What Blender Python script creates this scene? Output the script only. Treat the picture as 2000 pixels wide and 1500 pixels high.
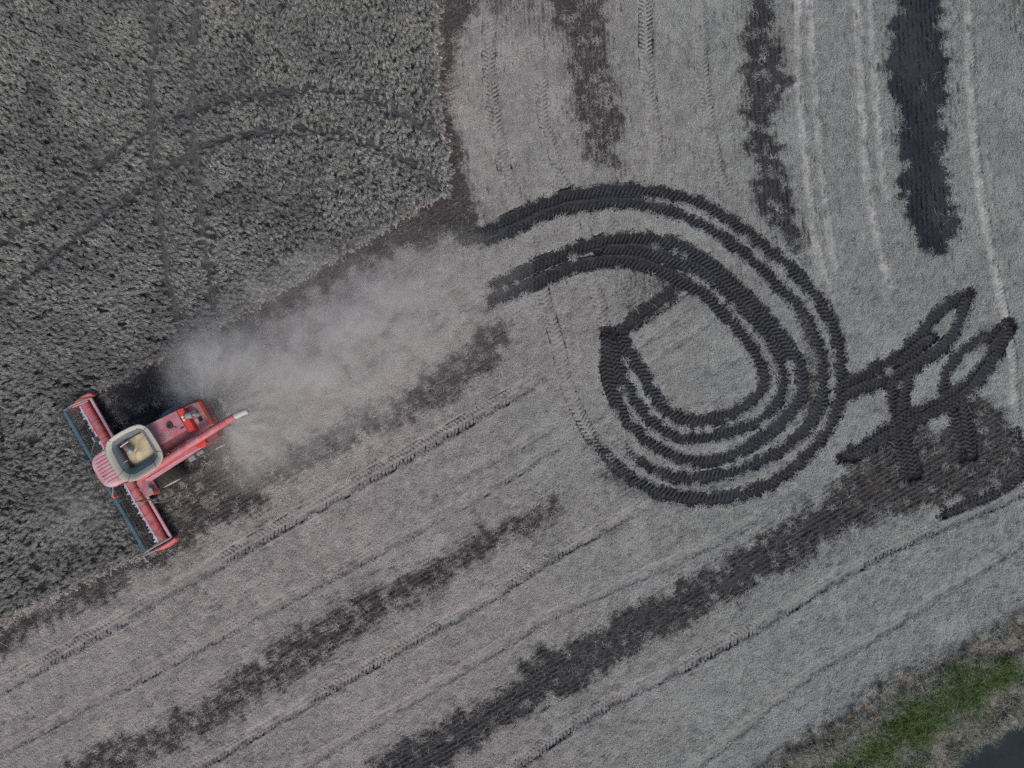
import bpy, bmesh, math, random
import numpy as np
from mathutils import Vector, Matrix

random.seed(7)
RNG = np.random.default_rng(11)
SC = bpy.context.scene
COL = SC.collection
for o in list(bpy.data.objects):
    bpy.data.objects.remove(o)

# ------------------------------------------------------------------ camera, sky, sun, exposure
CAM_H = 37.037                     # drone height; 1 px of the 2000 px wide photograph = 1/36 m on the ground
cam_d = bpy.data.cameras.new('camera')
cam_d.sensor_width = 36.0
cam_d.lens = 24.0
cam_d.clip_end = 1500
cam = bpy.data.objects.new('camera', cam_d)
cam.location = (0, 0, CAM_H)
cam.rotation_euler = (0, 0, 0)
COL.objects.link(cam)
SC.camera = cam

SUN_EL, SUN_AZ = math.radians(46), math.radians(-62)     # azimuth measured from +X towards +Y
world = bpy.data.worlds.new('World')
SC.world = world
world.use_nodes = True
wn = world.node_tree.nodes
wl = world.node_tree.links
wn.clear()
sky = wn.new('ShaderNodeTexSky')
sky.sky_type = 'NISHITA'
sky.sun_disc = False
sky.sun_elevation = SUN_EL
sky.sun_rotation = math.pi / 2 - SUN_AZ
sky.dust_density = 3.0
bg = wn.new('ShaderNodeBackground')
bg.inputs['Strength'].default_value = 0.085
wo = wn.new('ShaderNodeOutputWorld')
wl.new(sky.outputs[0], bg.inputs[0])
wl.new(bg.outputs[0], wo.inputs[0])

sun_d = bpy.data.lights.new('sun', 'SUN')
sun_d.energy = 1.3
sun_d.angle = math.radians(24)
sun_d.color = (1.0, 0.96, 0.92)
sun = bpy.data.objects.new('sun', sun_d)
sdir = Vector((math.cos(SUN_EL) * math.cos(SUN_AZ), math.cos(SUN_EL) * math.sin(SUN_AZ), math.sin(SUN_EL)))
sun.rotation_euler = sdir.to_track_quat('Z', 'Y').to_euler()
sun.location = sdir * 60
COL.objects.link(sun)

SC.view_settings.view_transform = 'Standard'
SC.view_settings.look = 'None'
SC.view_settings.exposure = 0.52
SC.view_settings.gamma = 1.0
SC.render.engine = 'CYCLES'
SC.cycles.max_bounces = 6
SC.cycles.use_denoising = False
SC.cycles.volume_bounces = 1
SC.cycles.volume_step_rate = 2.0

# ------------------------------------------------------------------ small tools
def P(px, py):
    """photograph pixel -> point on the ground"""
    return ((px - 1000) / 36.0, (750 - py) / 36.0)

def tag(o, label=None, cat=None, kind=None, group=None):
    if label: o['label'] = label
    if cat: o['category'] = cat
    if kind: o['kind'] = kind
    if group: o['group'] = group
    return o

def hash2(ix, iy, seed):
    h = (ix.astype(np.int64) * 374761393 + iy.astype(np.int64) * 668265263 + seed * 974634541) & 0xffffffff
    h = ((h ^ (h >> 13)) * 1274126177) & 0xffffffff
    h = ((h ^ (h >> 16)) * 2246822519) & 0xffffffff
    return ((h ^ (h >> 15)) & 0xffff) / 65535.0

def vnoise(x, y, seed=0):
    x = np.asarray(x, float); y = np.asarray(y, float)
    ix = np.floor(x); iy = np.floor(y)
    fx = x - ix; fy = y - iy
    fx = fx * fx * (3 - 2 * fx); fy = fy * fy * (3 - 2 * fy)
    a = hash2(ix, iy, seed); b = hash2(ix + 1, iy, seed)
    c = hash2(ix, iy + 1, seed); d = hash2(ix + 1, iy + 1, seed)
    return (a * (1 - fx) + b * fx) * (1 - fy) + (c * (1 - fx) + d * fx) * fy

def fbm(x, y, seed=0, octv=3):
    s = 0; a = 1; t = 0
    for k in range(octv):
        s = s + a * vnoise(x * 2 ** k, y * 2 ** k, seed + 17 * k); t += a; a *= 0.55
    return s / t

def sstep(a, b, x):
    t = np.clip((x - a) / (b - a), 0, 1)
    return t * t * (3 - 2 * t)

def blur(a, n):
    for _ in range(n):
        p = np.pad(a, 1, mode='edge')
        a = (p[:-2, 1:-1] + p[2:, 1:-1] + p[1:-1, :-2] + p[1:-1, 2:] + 2 * p[1:-1, 1:-1]) / 6
    return a

# ------------------------------------------------------------------ raster of the field (6 cm cells)
CELL = 0.06
NX, NY = 1001, 781
X0, Y0 = -CELL * (NX - 1) / 2, -CELL * (NY - 1) / 2
gx = X0 + CELL * np.arange(NX)
gy = Y0 + CELL * np.arange(NY)
GX, GY = np.meshgrid(gx, gy)                     # [iy, ix]
PX = GX * 36 + 1000
PY = 750 - GY * 36

def inside(poly, x, y):
    r = np.zeros(x.shape, bool)
    n = len(poly)
    for i in range(n):
        x1, y1 = poly[i]; x2, y2 = poly[(i + 1) % n]
        if y1 == y2: continue
        c = ((y1 > y) != (y2 > y)) & (x < (x2 - x1) * (y - y1) / (y2 - y1) + x1)
        r ^= c
    return r

# warp that makes torn, spiky edges of the straw cover
WX = PX + 34 * (fbm(PX / 24, PY / 24, 1, 3) - .5) + 26 * (vnoise(PX / 9, PY / 9, 5) - .5) + 18 * (RNG.random(PX.shape) - .5)
WY = PY + 34 * (fbm(PX / 24, PY / 24, 2, 3) - .5) + 26 * (vnoise(PX / 9, PY / 9, 6) - .5) + 18 * (RNG.random(PX.shape) - .5)

VERTZ = sstep(620, 500, PY) * sstep(900, 1000, PX)             # passes run up the picture here, slanting elsewhere
_u = (PX * .87 - PY * .5) * (1 - VERTZ) + PY * VERTZ
_v = (PX * .5 + PY * .87) * (1 - VERTZ) + PX * VERTZ
FL = 26 * (vnoise(_u / 17, _v / 70, 21) ** 2 - .3) + 20 * (vnoise(_u / 6, _v / 45, 22) - .5)
FX = PX + FL * (.25 * (1 - VERTZ) + VERTZ) + 16 * (fbm(PX / 30, PY / 30, 1, 2) - .5) + 26 * (RNG.random(PX.shape) - .5)
FY = PY + FL * (.95 * (1 - VERTZ)) + 16 * (fbm(PX / 30, PY / 30, 2, 2) - .5) + 26 * (RNG.random(PX.shape) - .5)

def pmask(poly, soft=2, warp=1.0):
    x = FX; y = FY
    return blur(inside(poly, x, y).astype(float), soft)

# standing crop outline
CROP = [(852, -160), (852, 0), (848, 80), (853, 200), (868, 280), (873, 340), (868, 378), (800, 412), (740, 452), (640, 512), (540, 570), (420, 640),
        (350, 680), (270, 718), (178, 765), (150, 772), (128, 806), (284, 1070), (286, 1074), (236, 1096), (146, 1138), (56, 1184), (0, 1213), (-160, 1292), (-160, -160)]
crop = blur(inside(CROP, PX + (WX - PX) * .16, PY + (WY - PY) * .16).astype(float), 1)

STRIPS = [   # bare stubble where the chopped straw did not reach: (strength, softness, outline)
    (.97, 3, [(845, -80), (950, -80), (935, 20), (905, 60), (885, 110), (890, 160), (880, 205), (900, 255), (907, 300), (908, 350), (940, 400), (950, 435),
              (905, 470), (850, 480), (760, 505), (650, 560), (560, 612), (480, 652), (405, 690), (368, 735), (376, 778), (390, 800), (300, 800), (150, 780), (350, 670), (860, 370)]),
    (.86, 2, [(160, 770), (360, 690), (390, 770), (430, 830), (470, 880), (520, 950), (525, 996), (490, 1006), (430, 1034), (385, 1066), (346, 1097), (315, 1118), (268, 1127),
              (245, 1155), (195, 1182), (150, 1190), (118, 1214), (90, 1232), (52, 1256), (0, 1296), (-90, 1345), (-90, 1260), (140, 1150)]),
    (.90, 4, [(985, 612), (930, 640), (890, 690), (830, 720), (800, 760), (740, 790), (690, 803), (640, 832), (560, 862), (500, 880), (440, 890), (500, 965),
              (600, 912), (660, 890), (720, 862), (780, 832), (850, 800), (920, 760), (980, 710), (1000, 650)]),
    (.84, 5, [(1090, 950), (1010, 1000), (980, 1015), (912, 1040), (905, 1065), (840, 1085), (800, 1115), (760, 1135), (700, 1162), (650, 1190), (590, 1215), (540, 1242),
              (500, 1290), (440, 1312), (410, 1350), (330, 1390), (290, 1420), (180, 1452), (110, 1500), (0, 1560), (200, 1560), (290, 1490), (350, 1462), (440, 1412), (520, 1368),
              (612, 1310), (705, 1246), (800, 1190), (900, 1122), (1000, 1062), (1100, 1004)]),
    (.96, 2, [(1620, 950), (1560, 1000), (1500, 1020), (1450, 1060), (1400, 1088), (1340, 1120), (1300, 1152), (1200, 1190), (1182, 1215), (1120, 1240), (1070, 1265), (1000, 1312),
              (950, 1360), (900, 1385), (830, 1420), (760, 1460), (700, 1510), (620, 1560), (760, 1560), (860, 1500), (905, 1480), (950, 1452), (1000, 1420), (1080, 1368), (1150, 1338), (1200, 1300),
              (1280, 1250), (1350, 1228), (1400, 1190), (1440, 1178), (1500, 1130), (1580, 1090), (1640, 1050), (1700, 1010)]),
    (.95, 3, [(1610, 960), (1680, 862), (1740, 832), (1830, 832), (1900, 762), (1940, 782), (1985, 832), (1992, 935), (1900, 985), (1800, 1000), (1740, 1012), (1700, 1012), (1640, 1050), (1560, 1012)]),
    (.84, 2, [(1060, -60), (1070, 40), (1102, 100), (1106, 130), (1100, 150), (1120, 200), (1115, 240), (1132, 272), (1142, 310), (1180, 332), (1215, 345), (1225, 320), (1212, 300), (1217, 250),
              (1222, 200), (1215, 150), (1190, 100), (1195, 60), (1182, 0), (1182, -60)]),
    (.92, 2, [(1450, -60), (1455, 60), (1440, 140), (1446, 200), (1460, 260), (1450, 290), (1470, 330), (1465, 370), (1472, 400), (1500, 432), (1540, 482), (1582, 545), (1577, 480), (1566, 420),
              (1542, 350), (1522, 290), (1504, 240), (1532, 210), (1545, 150), (1515, 70), (1510, -60)]),
    (1.0, 3, [(1738, -60), (1742, 0), (1760, 30), (1735, 60), (1730, 120), (1735, 200), (1746, 250), (1740, 290), (1760, 330), (1746, 390), (1770, 430), (1782, 480), (1810, 505), (1850, 500), (1875, 450),
              (1870, 400), (1856, 360), (1850, 300), (1856, 200), (1860, 100), (1850, 40), (1850, -60)]),
    (.55, 5, [(1215, 530), (1290, 512), (1335, 545), (1330, 570), (1270, 600), (1230, 645), (1200, 610)]),
    (.72, 6, [(1130, 850), (1200, 900), (1290, 945), (1400, 950), (1440, 975), (1370, 990), (1270, 985), (1180, 940)]),
    (.80, 6, [(1550, 560), (1600, 620), (1615, 720), (1600, 800), (1560, 840), (1570, 760), (1565, 680)]),
    (.50, 6, [(940, -60), (1080, -60), (1085, 50), (1050, 95), (1010, 45), (940, 30)]),
    (.40, 6, [(1970, -60), (1980, 40), (1968, 90), (1990, 130), (2080, 150), (2080, -60)]),
]
straw = np.ones_like(PX)
for st, so, pl in STRIPS:
    pm_ = pmask(pl, so)
    straw = np.minimum(straw, 1 - st * np.maximum(pm_, .52 * blur(pm_, 70)))
damp = pmask(STRIPS[8][2], 6) * 1.0 + .55 * pmask(STRIPS[7][2], 6) + .25 * pmask(STRIPS[4][2], 5)
# broad unevenness of the straw cover
straw = np.clip(straw * (0.80 + 0.42 * fbm(PX / 70, PY / 70, 31, 3)), 0, 1)

# grass verge and lane in the corner
VERGE = [(2300, 1050), (2000, 1192), (1920, 1236), (1846, 1270), (1780, 1300), (1714, 1326), (1648, 1380), (1560, 1432), (1440, 1520), (1300, 1620), (2300, 1620)]
verge = blur(inside(VERGE, PX + (WX - PX) * .8, PY + (WY - PY) * .8).astype(float), 5)
GREEN = [(2200, 1225), (2010, 1295), (1905, 1288), (1835, 1302), (1800, 1350), (1760, 1380), (1720, 1408), (1672, 1440), (1640, 1470), (1590, 1510), (1520, 1600), (1660, 1600),
         (1700, 1500), (1760, 1462), (1810, 1420), (1880, 1380), (1940, 1340), (2010, 1320), (2200, 1270)]
green = blur(inside(GREEN, WX, WY).astype(float), 4)
LANE = [(2400, 1180), (2030, 1395), (1975, 1412), (1915, 1438), (1872, 1478), (1850, 1512), (1760, 1640), (2400, 1640)]
lane = blur(inside(LANE, PX + (WX - PX) * .5, PY + (WY - PY) * .5).astype(float), 3)

# ------------------------------------------------------------------ wheel tracks
def spline(pts, step):
    """Catmull-Rom through pixel points -> evenly spaced ground points"""
    p = np.array([P(*q[:2]) for q in pts])
    p = np.vstack([2 * p[0] - p[1], p, 2 * p[-1] - p[-2]])
    out = []
    for i in range(1, len(p) - 2):
        t = np.linspace(0, 1, 24, endpoint=False)[:, None]
        a, b, c, d = p[i - 1], p[i], p[i + 1], p[i + 2]
        out.append(.5 * (2 * b + (c - a) * t + (2 * a - 5 * b + 4 * c - d) * t ** 2 + (3 * b - a - 3 * c + d) * t ** 3))
    out = np.vstack(out + [p[-2][None]])
    s = np.concatenate([[0], np.cumsum(np.hypot(*np.diff(out, axis=0).T))])
    n = max(4, int(s[-1] / step))
    q = np.linspace(0, s[-1], n)
    return np.stack([np.interp(q, s, out[:, 0]), np.interp(q, s, out[:, 1])], 1), q

def splat(pts, reach):
    """distance, side and arc length of every cell to a track"""
    c, s = spline(pts, 0.10)
    tx = np.gradient(c[:, 0]); ty = np.gradient(c[:, 1])
    l = np.hypot(tx, ty) + 1e-9; tx /= l; ty /= l
    D = np.full(PX.shape, 9.0); Lt = np.zeros(PX.shape); S = np.zeros(PX.shape)
    k = int(reach / CELL) + 2
    for (x, y), a, b, ss in zip(c, tx, ty, s):
        ix = int(round((x - X0) / CELL)); iy = int(round((y - Y0) / CELL))
        x0, x1, y0, y1 = max(ix - k, 0), min(ix + k + 1, NX), max(iy - k, 0), min(iy + k + 1, NY)
        if x0 >= x1 or y0 >= y1: continue
        dx = GX[y0:y1, x0:x1] - x; dy = GY[y0:y1, x0:x1] - y
        d = np.hypot(dx, dy)
        m = d < D[y0:y1, x0:x1]
        D[y0:y1, x0:x1][m] = d[m]
        Lt[y0:y1, x0:x1][m] = (-dx * b + dy * a)[m]
        S[y0:y1, x0:x1][m] = (ss + dx * a + dy * b)[m]
    return D, Lt, S

# deep muddy tracks: (name of the run, half width m, strength at start, strength at end, points)
MUD = [
    ('outer', .38, .25, .88, [(880, 482), (940, 456), (1000, 426), (1060, 398), (1120, 380), (1190, 371), (1260, 371), (1330, 384), (1400, 414), (1462, 455), (1522, 505), (1575, 555), (1611, 602),
                            (1633, 652), (1644, 712), (1642, 772), (1626, 822), (1592, 872), (1545, 917), (1490, 951), (1440, 968), (1380, 976), (1310, 968), (1250, 944), (1198, 905), (1160, 855)]),
    ('outer', .34, .30, .85, [(940, 476), (1005, 447), (1080, 414), (1150, 401), (1230, 398), (1300, 411), (1370, 438), (1430, 478), (1488, 527), (1538, 577), (1577, 627), (1602, 682),
                             (1609, 742), (1600, 798), (1572, 843), (1522, 880), (1462, 911), (1400, 929), (1325, 932), (1270, 912), (1222, 878), (1188, 835)]),
    ('inner', .36, .30, .80, [(950, 564), (1040, 521), (1110, 491), (1180, 470), (1240, 463), (1302, 471), (1365, 499), (1420, 543), (1470, 590), (1520, 645), (1550, 692), (1564, 732), (1562, 777), (1530, 820),
                            (1475, 864), (1415, 893), (1352, 900), (1297, 880), (1250, 848), (1214, 802), (1192, 750), (1183, 700), (1184, 650)]),
    ('inner', .33, .6, .84, [(1170, 489), (1240, 488), (1300, 502), (1365, 528), (1418, 570), (1455, 606), (1492, 650), (1520, 696), (1532, 738), (1521, 780), (1479, 821), (1415, 847), (1352, 857),
                           (1300, 843), (1261, 810), (1231, 764), (1208, 714), (1193, 665)]),
    ('inner', .37, .30, .9, [(945, 596), (1040, 555), (1115, 524), (1190, 510), (1250, 515), (1305, 537), (1362, 567), (1402, 600), (1440, 643), (1473, 687), (1493, 725), (1490, 755), (1464, 786), (1418, 810),
                           (1358, 824), (1306, 804), (1277, 770), (1252, 723), (1227, 682), (1212, 652)]),
    ('kink', .36, .9, .35, [(1208, 650), (1235, 625), (1270, 598), (1305, 573), (1335, 548)]),
    ('kink', .22, .5, .2, [(1240, 640), (1275, 615), (1315, 590), (1345, 562)]),
    ('spur', .35, .95, .9, [(1640, 755), (1653, 748), (1695, 727), (1748, 698), (1780, 668), (1804, 642), (1828, 614), (1860, 588), (1893, 571)]),
    ('spur', .36, .95, .9, [(1640, 780), (1660, 770), (1720, 747), (1772, 723), (1825, 692), (1860, 657), (1875, 625), (1886, 596), (1893, 574)]),
    ('spur', .30, .8, .5, [(1751, 712), (1790, 681), (1826, 655)]),
    ('hook', .34, .9, .9, [(1974, 634), (1947, 647), (1905, 668), (1874, 692), (1853, 722), (1843, 751), (1842, 775)]),
    ('hook', .38, .9, .7, [(1972, 634), (1962, 656), (1942, 682), (1918, 718), (1888, 752), (1842, 782), (1790, 807), (1737, 836), (1685, 870), (1640, 893)]),
    ('hook', .34, .7, .6, [(1952, 686), (1925, 726), (1897, 762), (1860, 788), (1790, 823), (1722, 860), (1665, 892)]),
    ('backing', .32, .8, .7, [(1752, 714), (1742, 762), (1744, 800), (1751, 852), (1763, 898), (1772, 932)]),
    ('backing', .32, .8, .7, [(1786, 718), (1772, 754), (1764, 800), (1772, 858), (1782, 896), (1791, 926)]),
    ('backing', .30, .7, .6, [(1856, 780), (1861, 818), (1872, 866), (1878, 894)]),
    ('backing', .32, .8, .7, [(1880, 770), (1888, 817), (1894, 860), (1899, 890)]),
    ('edge', .30, .5, .6, [(1984, 840), (1997, 890), (1993, 925), (1962, 953), (1920, 973), (1880, 989), (1838, 1005)]),
    ('fresh', .36, .75, .8, [(235, 842), (285, 814), (340, 789), (395, 763)]),
    ('fresh', .30, .8, .6, [(330, 938), (380, 908), (418, 889), (450, 871)]),
]
# pressed tracks in the straw: (half width, depth, brightening, points)
PRESS = [
    (.42, .075, .00, [(-60, 1376), (0, 1344), (140, 1266), (385, 1124), (525, 1040), (648, 972), (800, 886), (1000, 770), (1085, 718)]),
    (.34, .045, .00, [(-60, 1502), (0, 1468), (140, 1392), (315, 1302), (490, 1208), (700, 1096), (900, 985), (1000, 925), (1120, 850)]),
    (.34, .065, .05, [(340, 1530), (385, 1500), (525, 1416), (700, 1313), (945, 1173), (1085, 1084), (1274, 980)]),
    (.32, .040, .00, [(560, 1520), (700, 1430), (945, 1282), (1085, 1198), (1351, 1080), (1500, 1000)]),
    (.38, .060, .00, [(950, 1530), (1000, 1500), (1155, 1392), (1300, 1318), (1475, 1226), (1650, 1118), (1790, 1048), (1965, 975), (2060, 930)]),
    (.34, .035, .00, [(1310, 1530), (1405, 1458), (1580, 1316), (1685, 1256), (1825, 1168), (1982, 1066), (2060, 1010)]),
    (.42, .055, .00, [(955, -60), (955, 100), (962, 200), (975, 290), (992, 350), (1012, 400), (1036, 480), (1062, 580), (1086, 660), (1104, 740), (1136, 820), (1176, 880), (1235, 932)]),
    (.38, .045, .00, [(1055, 120), (1062, 230), (1080, 290), (1098, 350), (1112, 400), (1132, 480), (1160, 560), (1180, 640), (1178, 740), (1200, 820)]),
    (.44, .070, .06, [(1258, -60), (1260, 0), (1264, 140), (1276, 245), (1290, 350)]),
    (.36, .045, .04, [(1365, -60), (1368, 0), (1374, 140), (1388, 250), (1408, 350), (1440, 410)]),
    (.27, .035, .42, [(1556, -60), (1559, 0), (1562, 175), (1574, 315), (1590, 455), (1608, 520), (1632, 600)]),
    (.24, .030, .34, [(1578, -60), (1581, 0), (1596, 210), (1608, 350), (1626, 490), (1650, 570)]),
    (.28, .030, .40, [(1672, -60), (1675, 0), (1685, 210), (1693, 350), (1716, 472), (1748, 600)]),
    (.26, .030, .34, [(1701, -60), (1703, 0), (1713, 210), (1727, 350), (1742, 425)]),
    (.30, .045, .40, [(1889, -60), (1892, 0), (1899, 210), (1912, 350), (1938, 507), (1962, 610), (1980, 720), (1986, 840)]),
    (.14, .025, .10, [(1925, 250), (1942, 400), (1958, 520), (1990, 700)]),
    (.18, .030, .00, [(1235, 735), (1300, 690), (1370, 640), (1420, 600)]),
    (.18, .030, .00, [(1225, 700), (1270, 665), (1340, 615)]),
    (.34, .035, .00, [(500, 700), (600, 645), (700, 590), (800, 535), (880, 490)]),
    (.30, .030, .00, [(560, 800), (700, 720), (800, 662), (900, 605), (965, 570)]),
    (.30, .030, .00, [(850, 960), (950, 905), (1050, 850), (1110, 815)]),
]
TRAM = [   # wheelings through the standing crop
    [(306, -90), (303, 0), (297, 120), (293, 250), (300, 330), (310, 430), (325, 530), (345, 620), (350, 682)],
    [(388, -90), (385, 0), (378, 100), (374, 220), (378, 300), (390, 400), (400, 500), (414, 600), (420, 640)],
    [(-90, 540), (0, 478), (60, 434), (133, 378), (217, 305), (297, 252), (385, 214), (490, 186), (577, 175), (665, 179), (735, 196), (787, 224), (840, 256), (880, 280)],
    [(-90, 640), (0, 577), (77, 522), (150, 465), (210, 413), (301, 343), (385, 294), (455, 270), (525, 255), (595, 252), (665, 262), (752, 294), (800, 315), (840, 346), (880, 382)],
]

hgt = 0.035 * (fbm(PX / 60, PY / 60, 3, 3) - .5) + 0.05 * (fbm(PX / 9, PY / 9, 8, 2) - .5) * (.4 + .6 * straw)
# drill rows: faint ridges along the passes
rowd = np.where(PX > 1000, np.where(PY < 560 - (PX - 1000) * .0, PX * 1.0, PX * .5 + PY * .866), PX * .5 + PY * .866)
hgt += .012 * np.sin(rowd / 36 * 2 * math.pi / .25) * (1 - crop)
mud_shade = np.zeros_like(PX); press = np.zeros_like(PX); bright = np.zeros_like(PX)
dep = np.zeros_like(PX)

PITCH = .23
for hw, dp, br, pts in PRESS:
    D, Lt, S = splat(pts, hw + .35)
    t = Lt / hw
    edge = .12 * (fbm(S / .35, Lt * 3, 41, 2) - .5)
    Lm_ = spline(pts, .1)[1][-1]
    ends = sstep(-.1, 1.4, S) * sstep(-.1, 1.4, Lm_ - S) * (D < 8)
    inn = (1 - sstep(.86 + edge, 1.06 + edge, np.abs(t))) * ends
    ch = .5 + .5 * np.sin(2 * math.pi * (S + .5 * np.abs(Lt) + np.where(Lt > 0, PITCH / 2, 0)) / PITCH)
    wear = .25 + 1.1 * fbm(S / 2.3 + hw * 90, Lt / 3 + 7, 43, 3)
    hgt += inn * (-dp * 1.2 + dp * 1.3 * (ch - .5) * (.35 + .65 * (np.abs(t) > .22)) * wear)
    mud_shade = np.maximum(mud_shade, inn * (ch < .32) * (np.abs(t) > .15) * (np.abs(t) < .95) * np.clip(wear * 1.3 - .48, 0, .66) * min(1, dp * 16) * (br < .2))  # shade in the lug valleys painted in with the soil colour, patchy by wear
    berm = np.exp(-((np.abs(t) - 1.22) / .18) ** 2) * ends
    hgt += berm * dp * .9 * wear
    press = np.maximum(press, inn)
    bright = np.maximum(bright, inn * br * (.15 + 1.35 * fbm(PX / 26, PY / 26, 47, 3)))
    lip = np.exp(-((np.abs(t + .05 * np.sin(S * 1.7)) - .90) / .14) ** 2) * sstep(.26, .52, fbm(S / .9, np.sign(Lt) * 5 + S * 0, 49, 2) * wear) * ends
    mud_shade = np.maximum(mud_shade, lip * min(.85, dp * 15))  # thin dark line along both borders of the pressed track

def run_strength(s0, s1, S, Lm):
    S = np.clip(S, 0, Lm)
    if Lm < 15: return s0 + (s1 - s0) * S / Lm
    st = s1 + (s0 - s1) * np.exp(-S / 1.6)
    return st * (1 - .74 * sstep(6.5, 1.5, Lm - S)) if Lm > 36 and s1 > .845 and s1 < .89 else st

for nm, hw, s0, s1, pts in MUD:
    D, Lt, S = splat(pts, hw + .6)
    Lmax = S[D < 1].max() if (D < 1).any() else 1
    st = run_strength(s0, s1, S, Lmax)
    ragged = .34 * (fbm(S / .16, np.sign(Lt) * 9 + S * .2, 51, 2) - .35) + .2 * (RNG.random(PX.shape) - .5)
    inn = 1 - sstep(hw * .98 + ragged * .5, hw * 1.14 + ragged * .5, D); inn[D > 8] = 0
    mud_shade = np.maximum(mud_shade, inn * np.clip(st * 1.2 + .5 * (fbm(PX / 18, PY / 18, 53, 3) - .5), 0, 1))
    core = 1 - sstep(hw * .92, hw * 1.12, D)
    dep = np.maximum(dep, core)
hgt -= dep * .12
mud_shade = np.clip(mud_shade, 0, 1)

tram = np.full(PX.shape, 9.0); tram_ang = np.zeros(PX.shape)
for pts in TRAM:
    D, Lt, S = splat(pts, .8)
    c, s = spline(pts, .1)
    ang = np.arctan2(np.gradient(c[:, 1]), np.gradient(c[:, 0]))
    a = np.interp(S, s, np.unwrap(ang))
    m = D < tram
    tram[m] = D[m]; tram_ang[m] = a[m]
tramm = 1 - sstep(.24, .36, tram + .10 * (fbm(PX / 14, PY / 14, 61, 2) - .5))
hgt = hgt * (1 - .6 * crop)
# the verge rises as a little bank and drops to the lane
hgt += verge * (1 - lane) * (.10 + .22 * (fbm(PX / 50, PY / 50, 71, 3) - .3))
hgt = hgt * (1 - lane) - .14 * lane
straw_vis = straw * (1 - mud_shade) * (1 - crop) * (1 - .9 * verge)

def samp(R, x, y):
    ix = np.clip(np.round((x - X0) / CELL).astype(int), 0, NX - 1)
    iy = np.clip(np.round((y - Y0) / CELL).astype(int), 0, NY - 1)
    return R[iy, ix]

# ------------------------------------------------------------------ materials
def mat(name):
    m = bpy.data.materials.new(name); m.use_nodes = True
    nt = m.node_tree
    b = nt.nodes['Principled BSDF']
    return m, nt, b

def nd(nt, typ, **kw):
    n = nt.nodes.new(typ)
    for k, v in kw.items():
        setattr(n, k, v)
    return n

def mixc(nt, fac, a, b, blend='MIX'):
    n = nt.nodes.new('ShaderNodeMix'); n.data_type = 'RGBA'; n.blend_type = blend
    for sock, v in ((n.inputs[0], fac), (n.inputs[6], a), (n.inputs[7], b)):
        if isinstance(v, bpy.types.NodeSocket): nt.links.new(v, sock)
        elif isinstance(v, (int, float)): sock.default_value = v
        else: sock.default_value = (*v, 1)
    return n.outputs[2]

def mth(nt, op, a, b=None, c=None, clamp=False):
    n = nt.nodes.new('ShaderNodeMath'); n.operation = op; n.use_clamp = clamp
    for i, v in enumerate((a, b, c)):
        if v is None: continue
        if isinstance(v, bpy.types.NodeSocket): nt.links.new(v, n.inputs[i])
        else: n.inputs[i].default_value = v
    return n.outputs[0]

def noise(nt, scale, detail=3, rough=.55, vec=None, dist=0):
    n = nt.nodes.new('ShaderNodeTexNoise'); n.inputs['Scale'].default_value = scale
    n.inputs['Detail'].default_value = detail; n.inputs['Roughness'].default_value = rough
    n.inputs['Distortion'].default_value = dist
    if vec is not None: nt.links.new(vec, n.inputs['Vector'])
    return n.outputs[0]

def ramp(nt, v, a, b):
    n = nt.nodes.new('ShaderNodeMapRange'); n.inputs[1].default_value = a; n.inputs[2].default_value = b
    nt.links.new(v, n.inputs[0])
    return n.outputs[0]

def attr(nt, name, typ='GEOMETRY'):
    n = nt.nodes.new('ShaderNodeAttribute'); n.attribute_name = name; n.attribute_type = typ
    return n.outputs['Fac']

STRAW_A, STRAW_B = (.60, .58, .55), (.29, .28, .265)
SOIL = (.050, .046, .044)
MUDC = (.019, .0185, .0195)

def weathered(nt, geo):
    """straw of the passes cut first (towards +x) has gone greyer than the fresh straw"""
    sx = nd(nt, 'ShaderNodeSeparateXYZ'); nt.links.new(geo, sx.inputs[0])
    w = mth(nt, 'ADD', sx.outputs[0], mth(nt, 'MULTIPLY', mth(nt, 'SUBTRACT', noise(nt, .12, 2, .5, geo), .5), 22))
    return mixc(nt, ramp(nt, w, -8, 17), (1.0, .955, .945), (.86, .93, .915))

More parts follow.
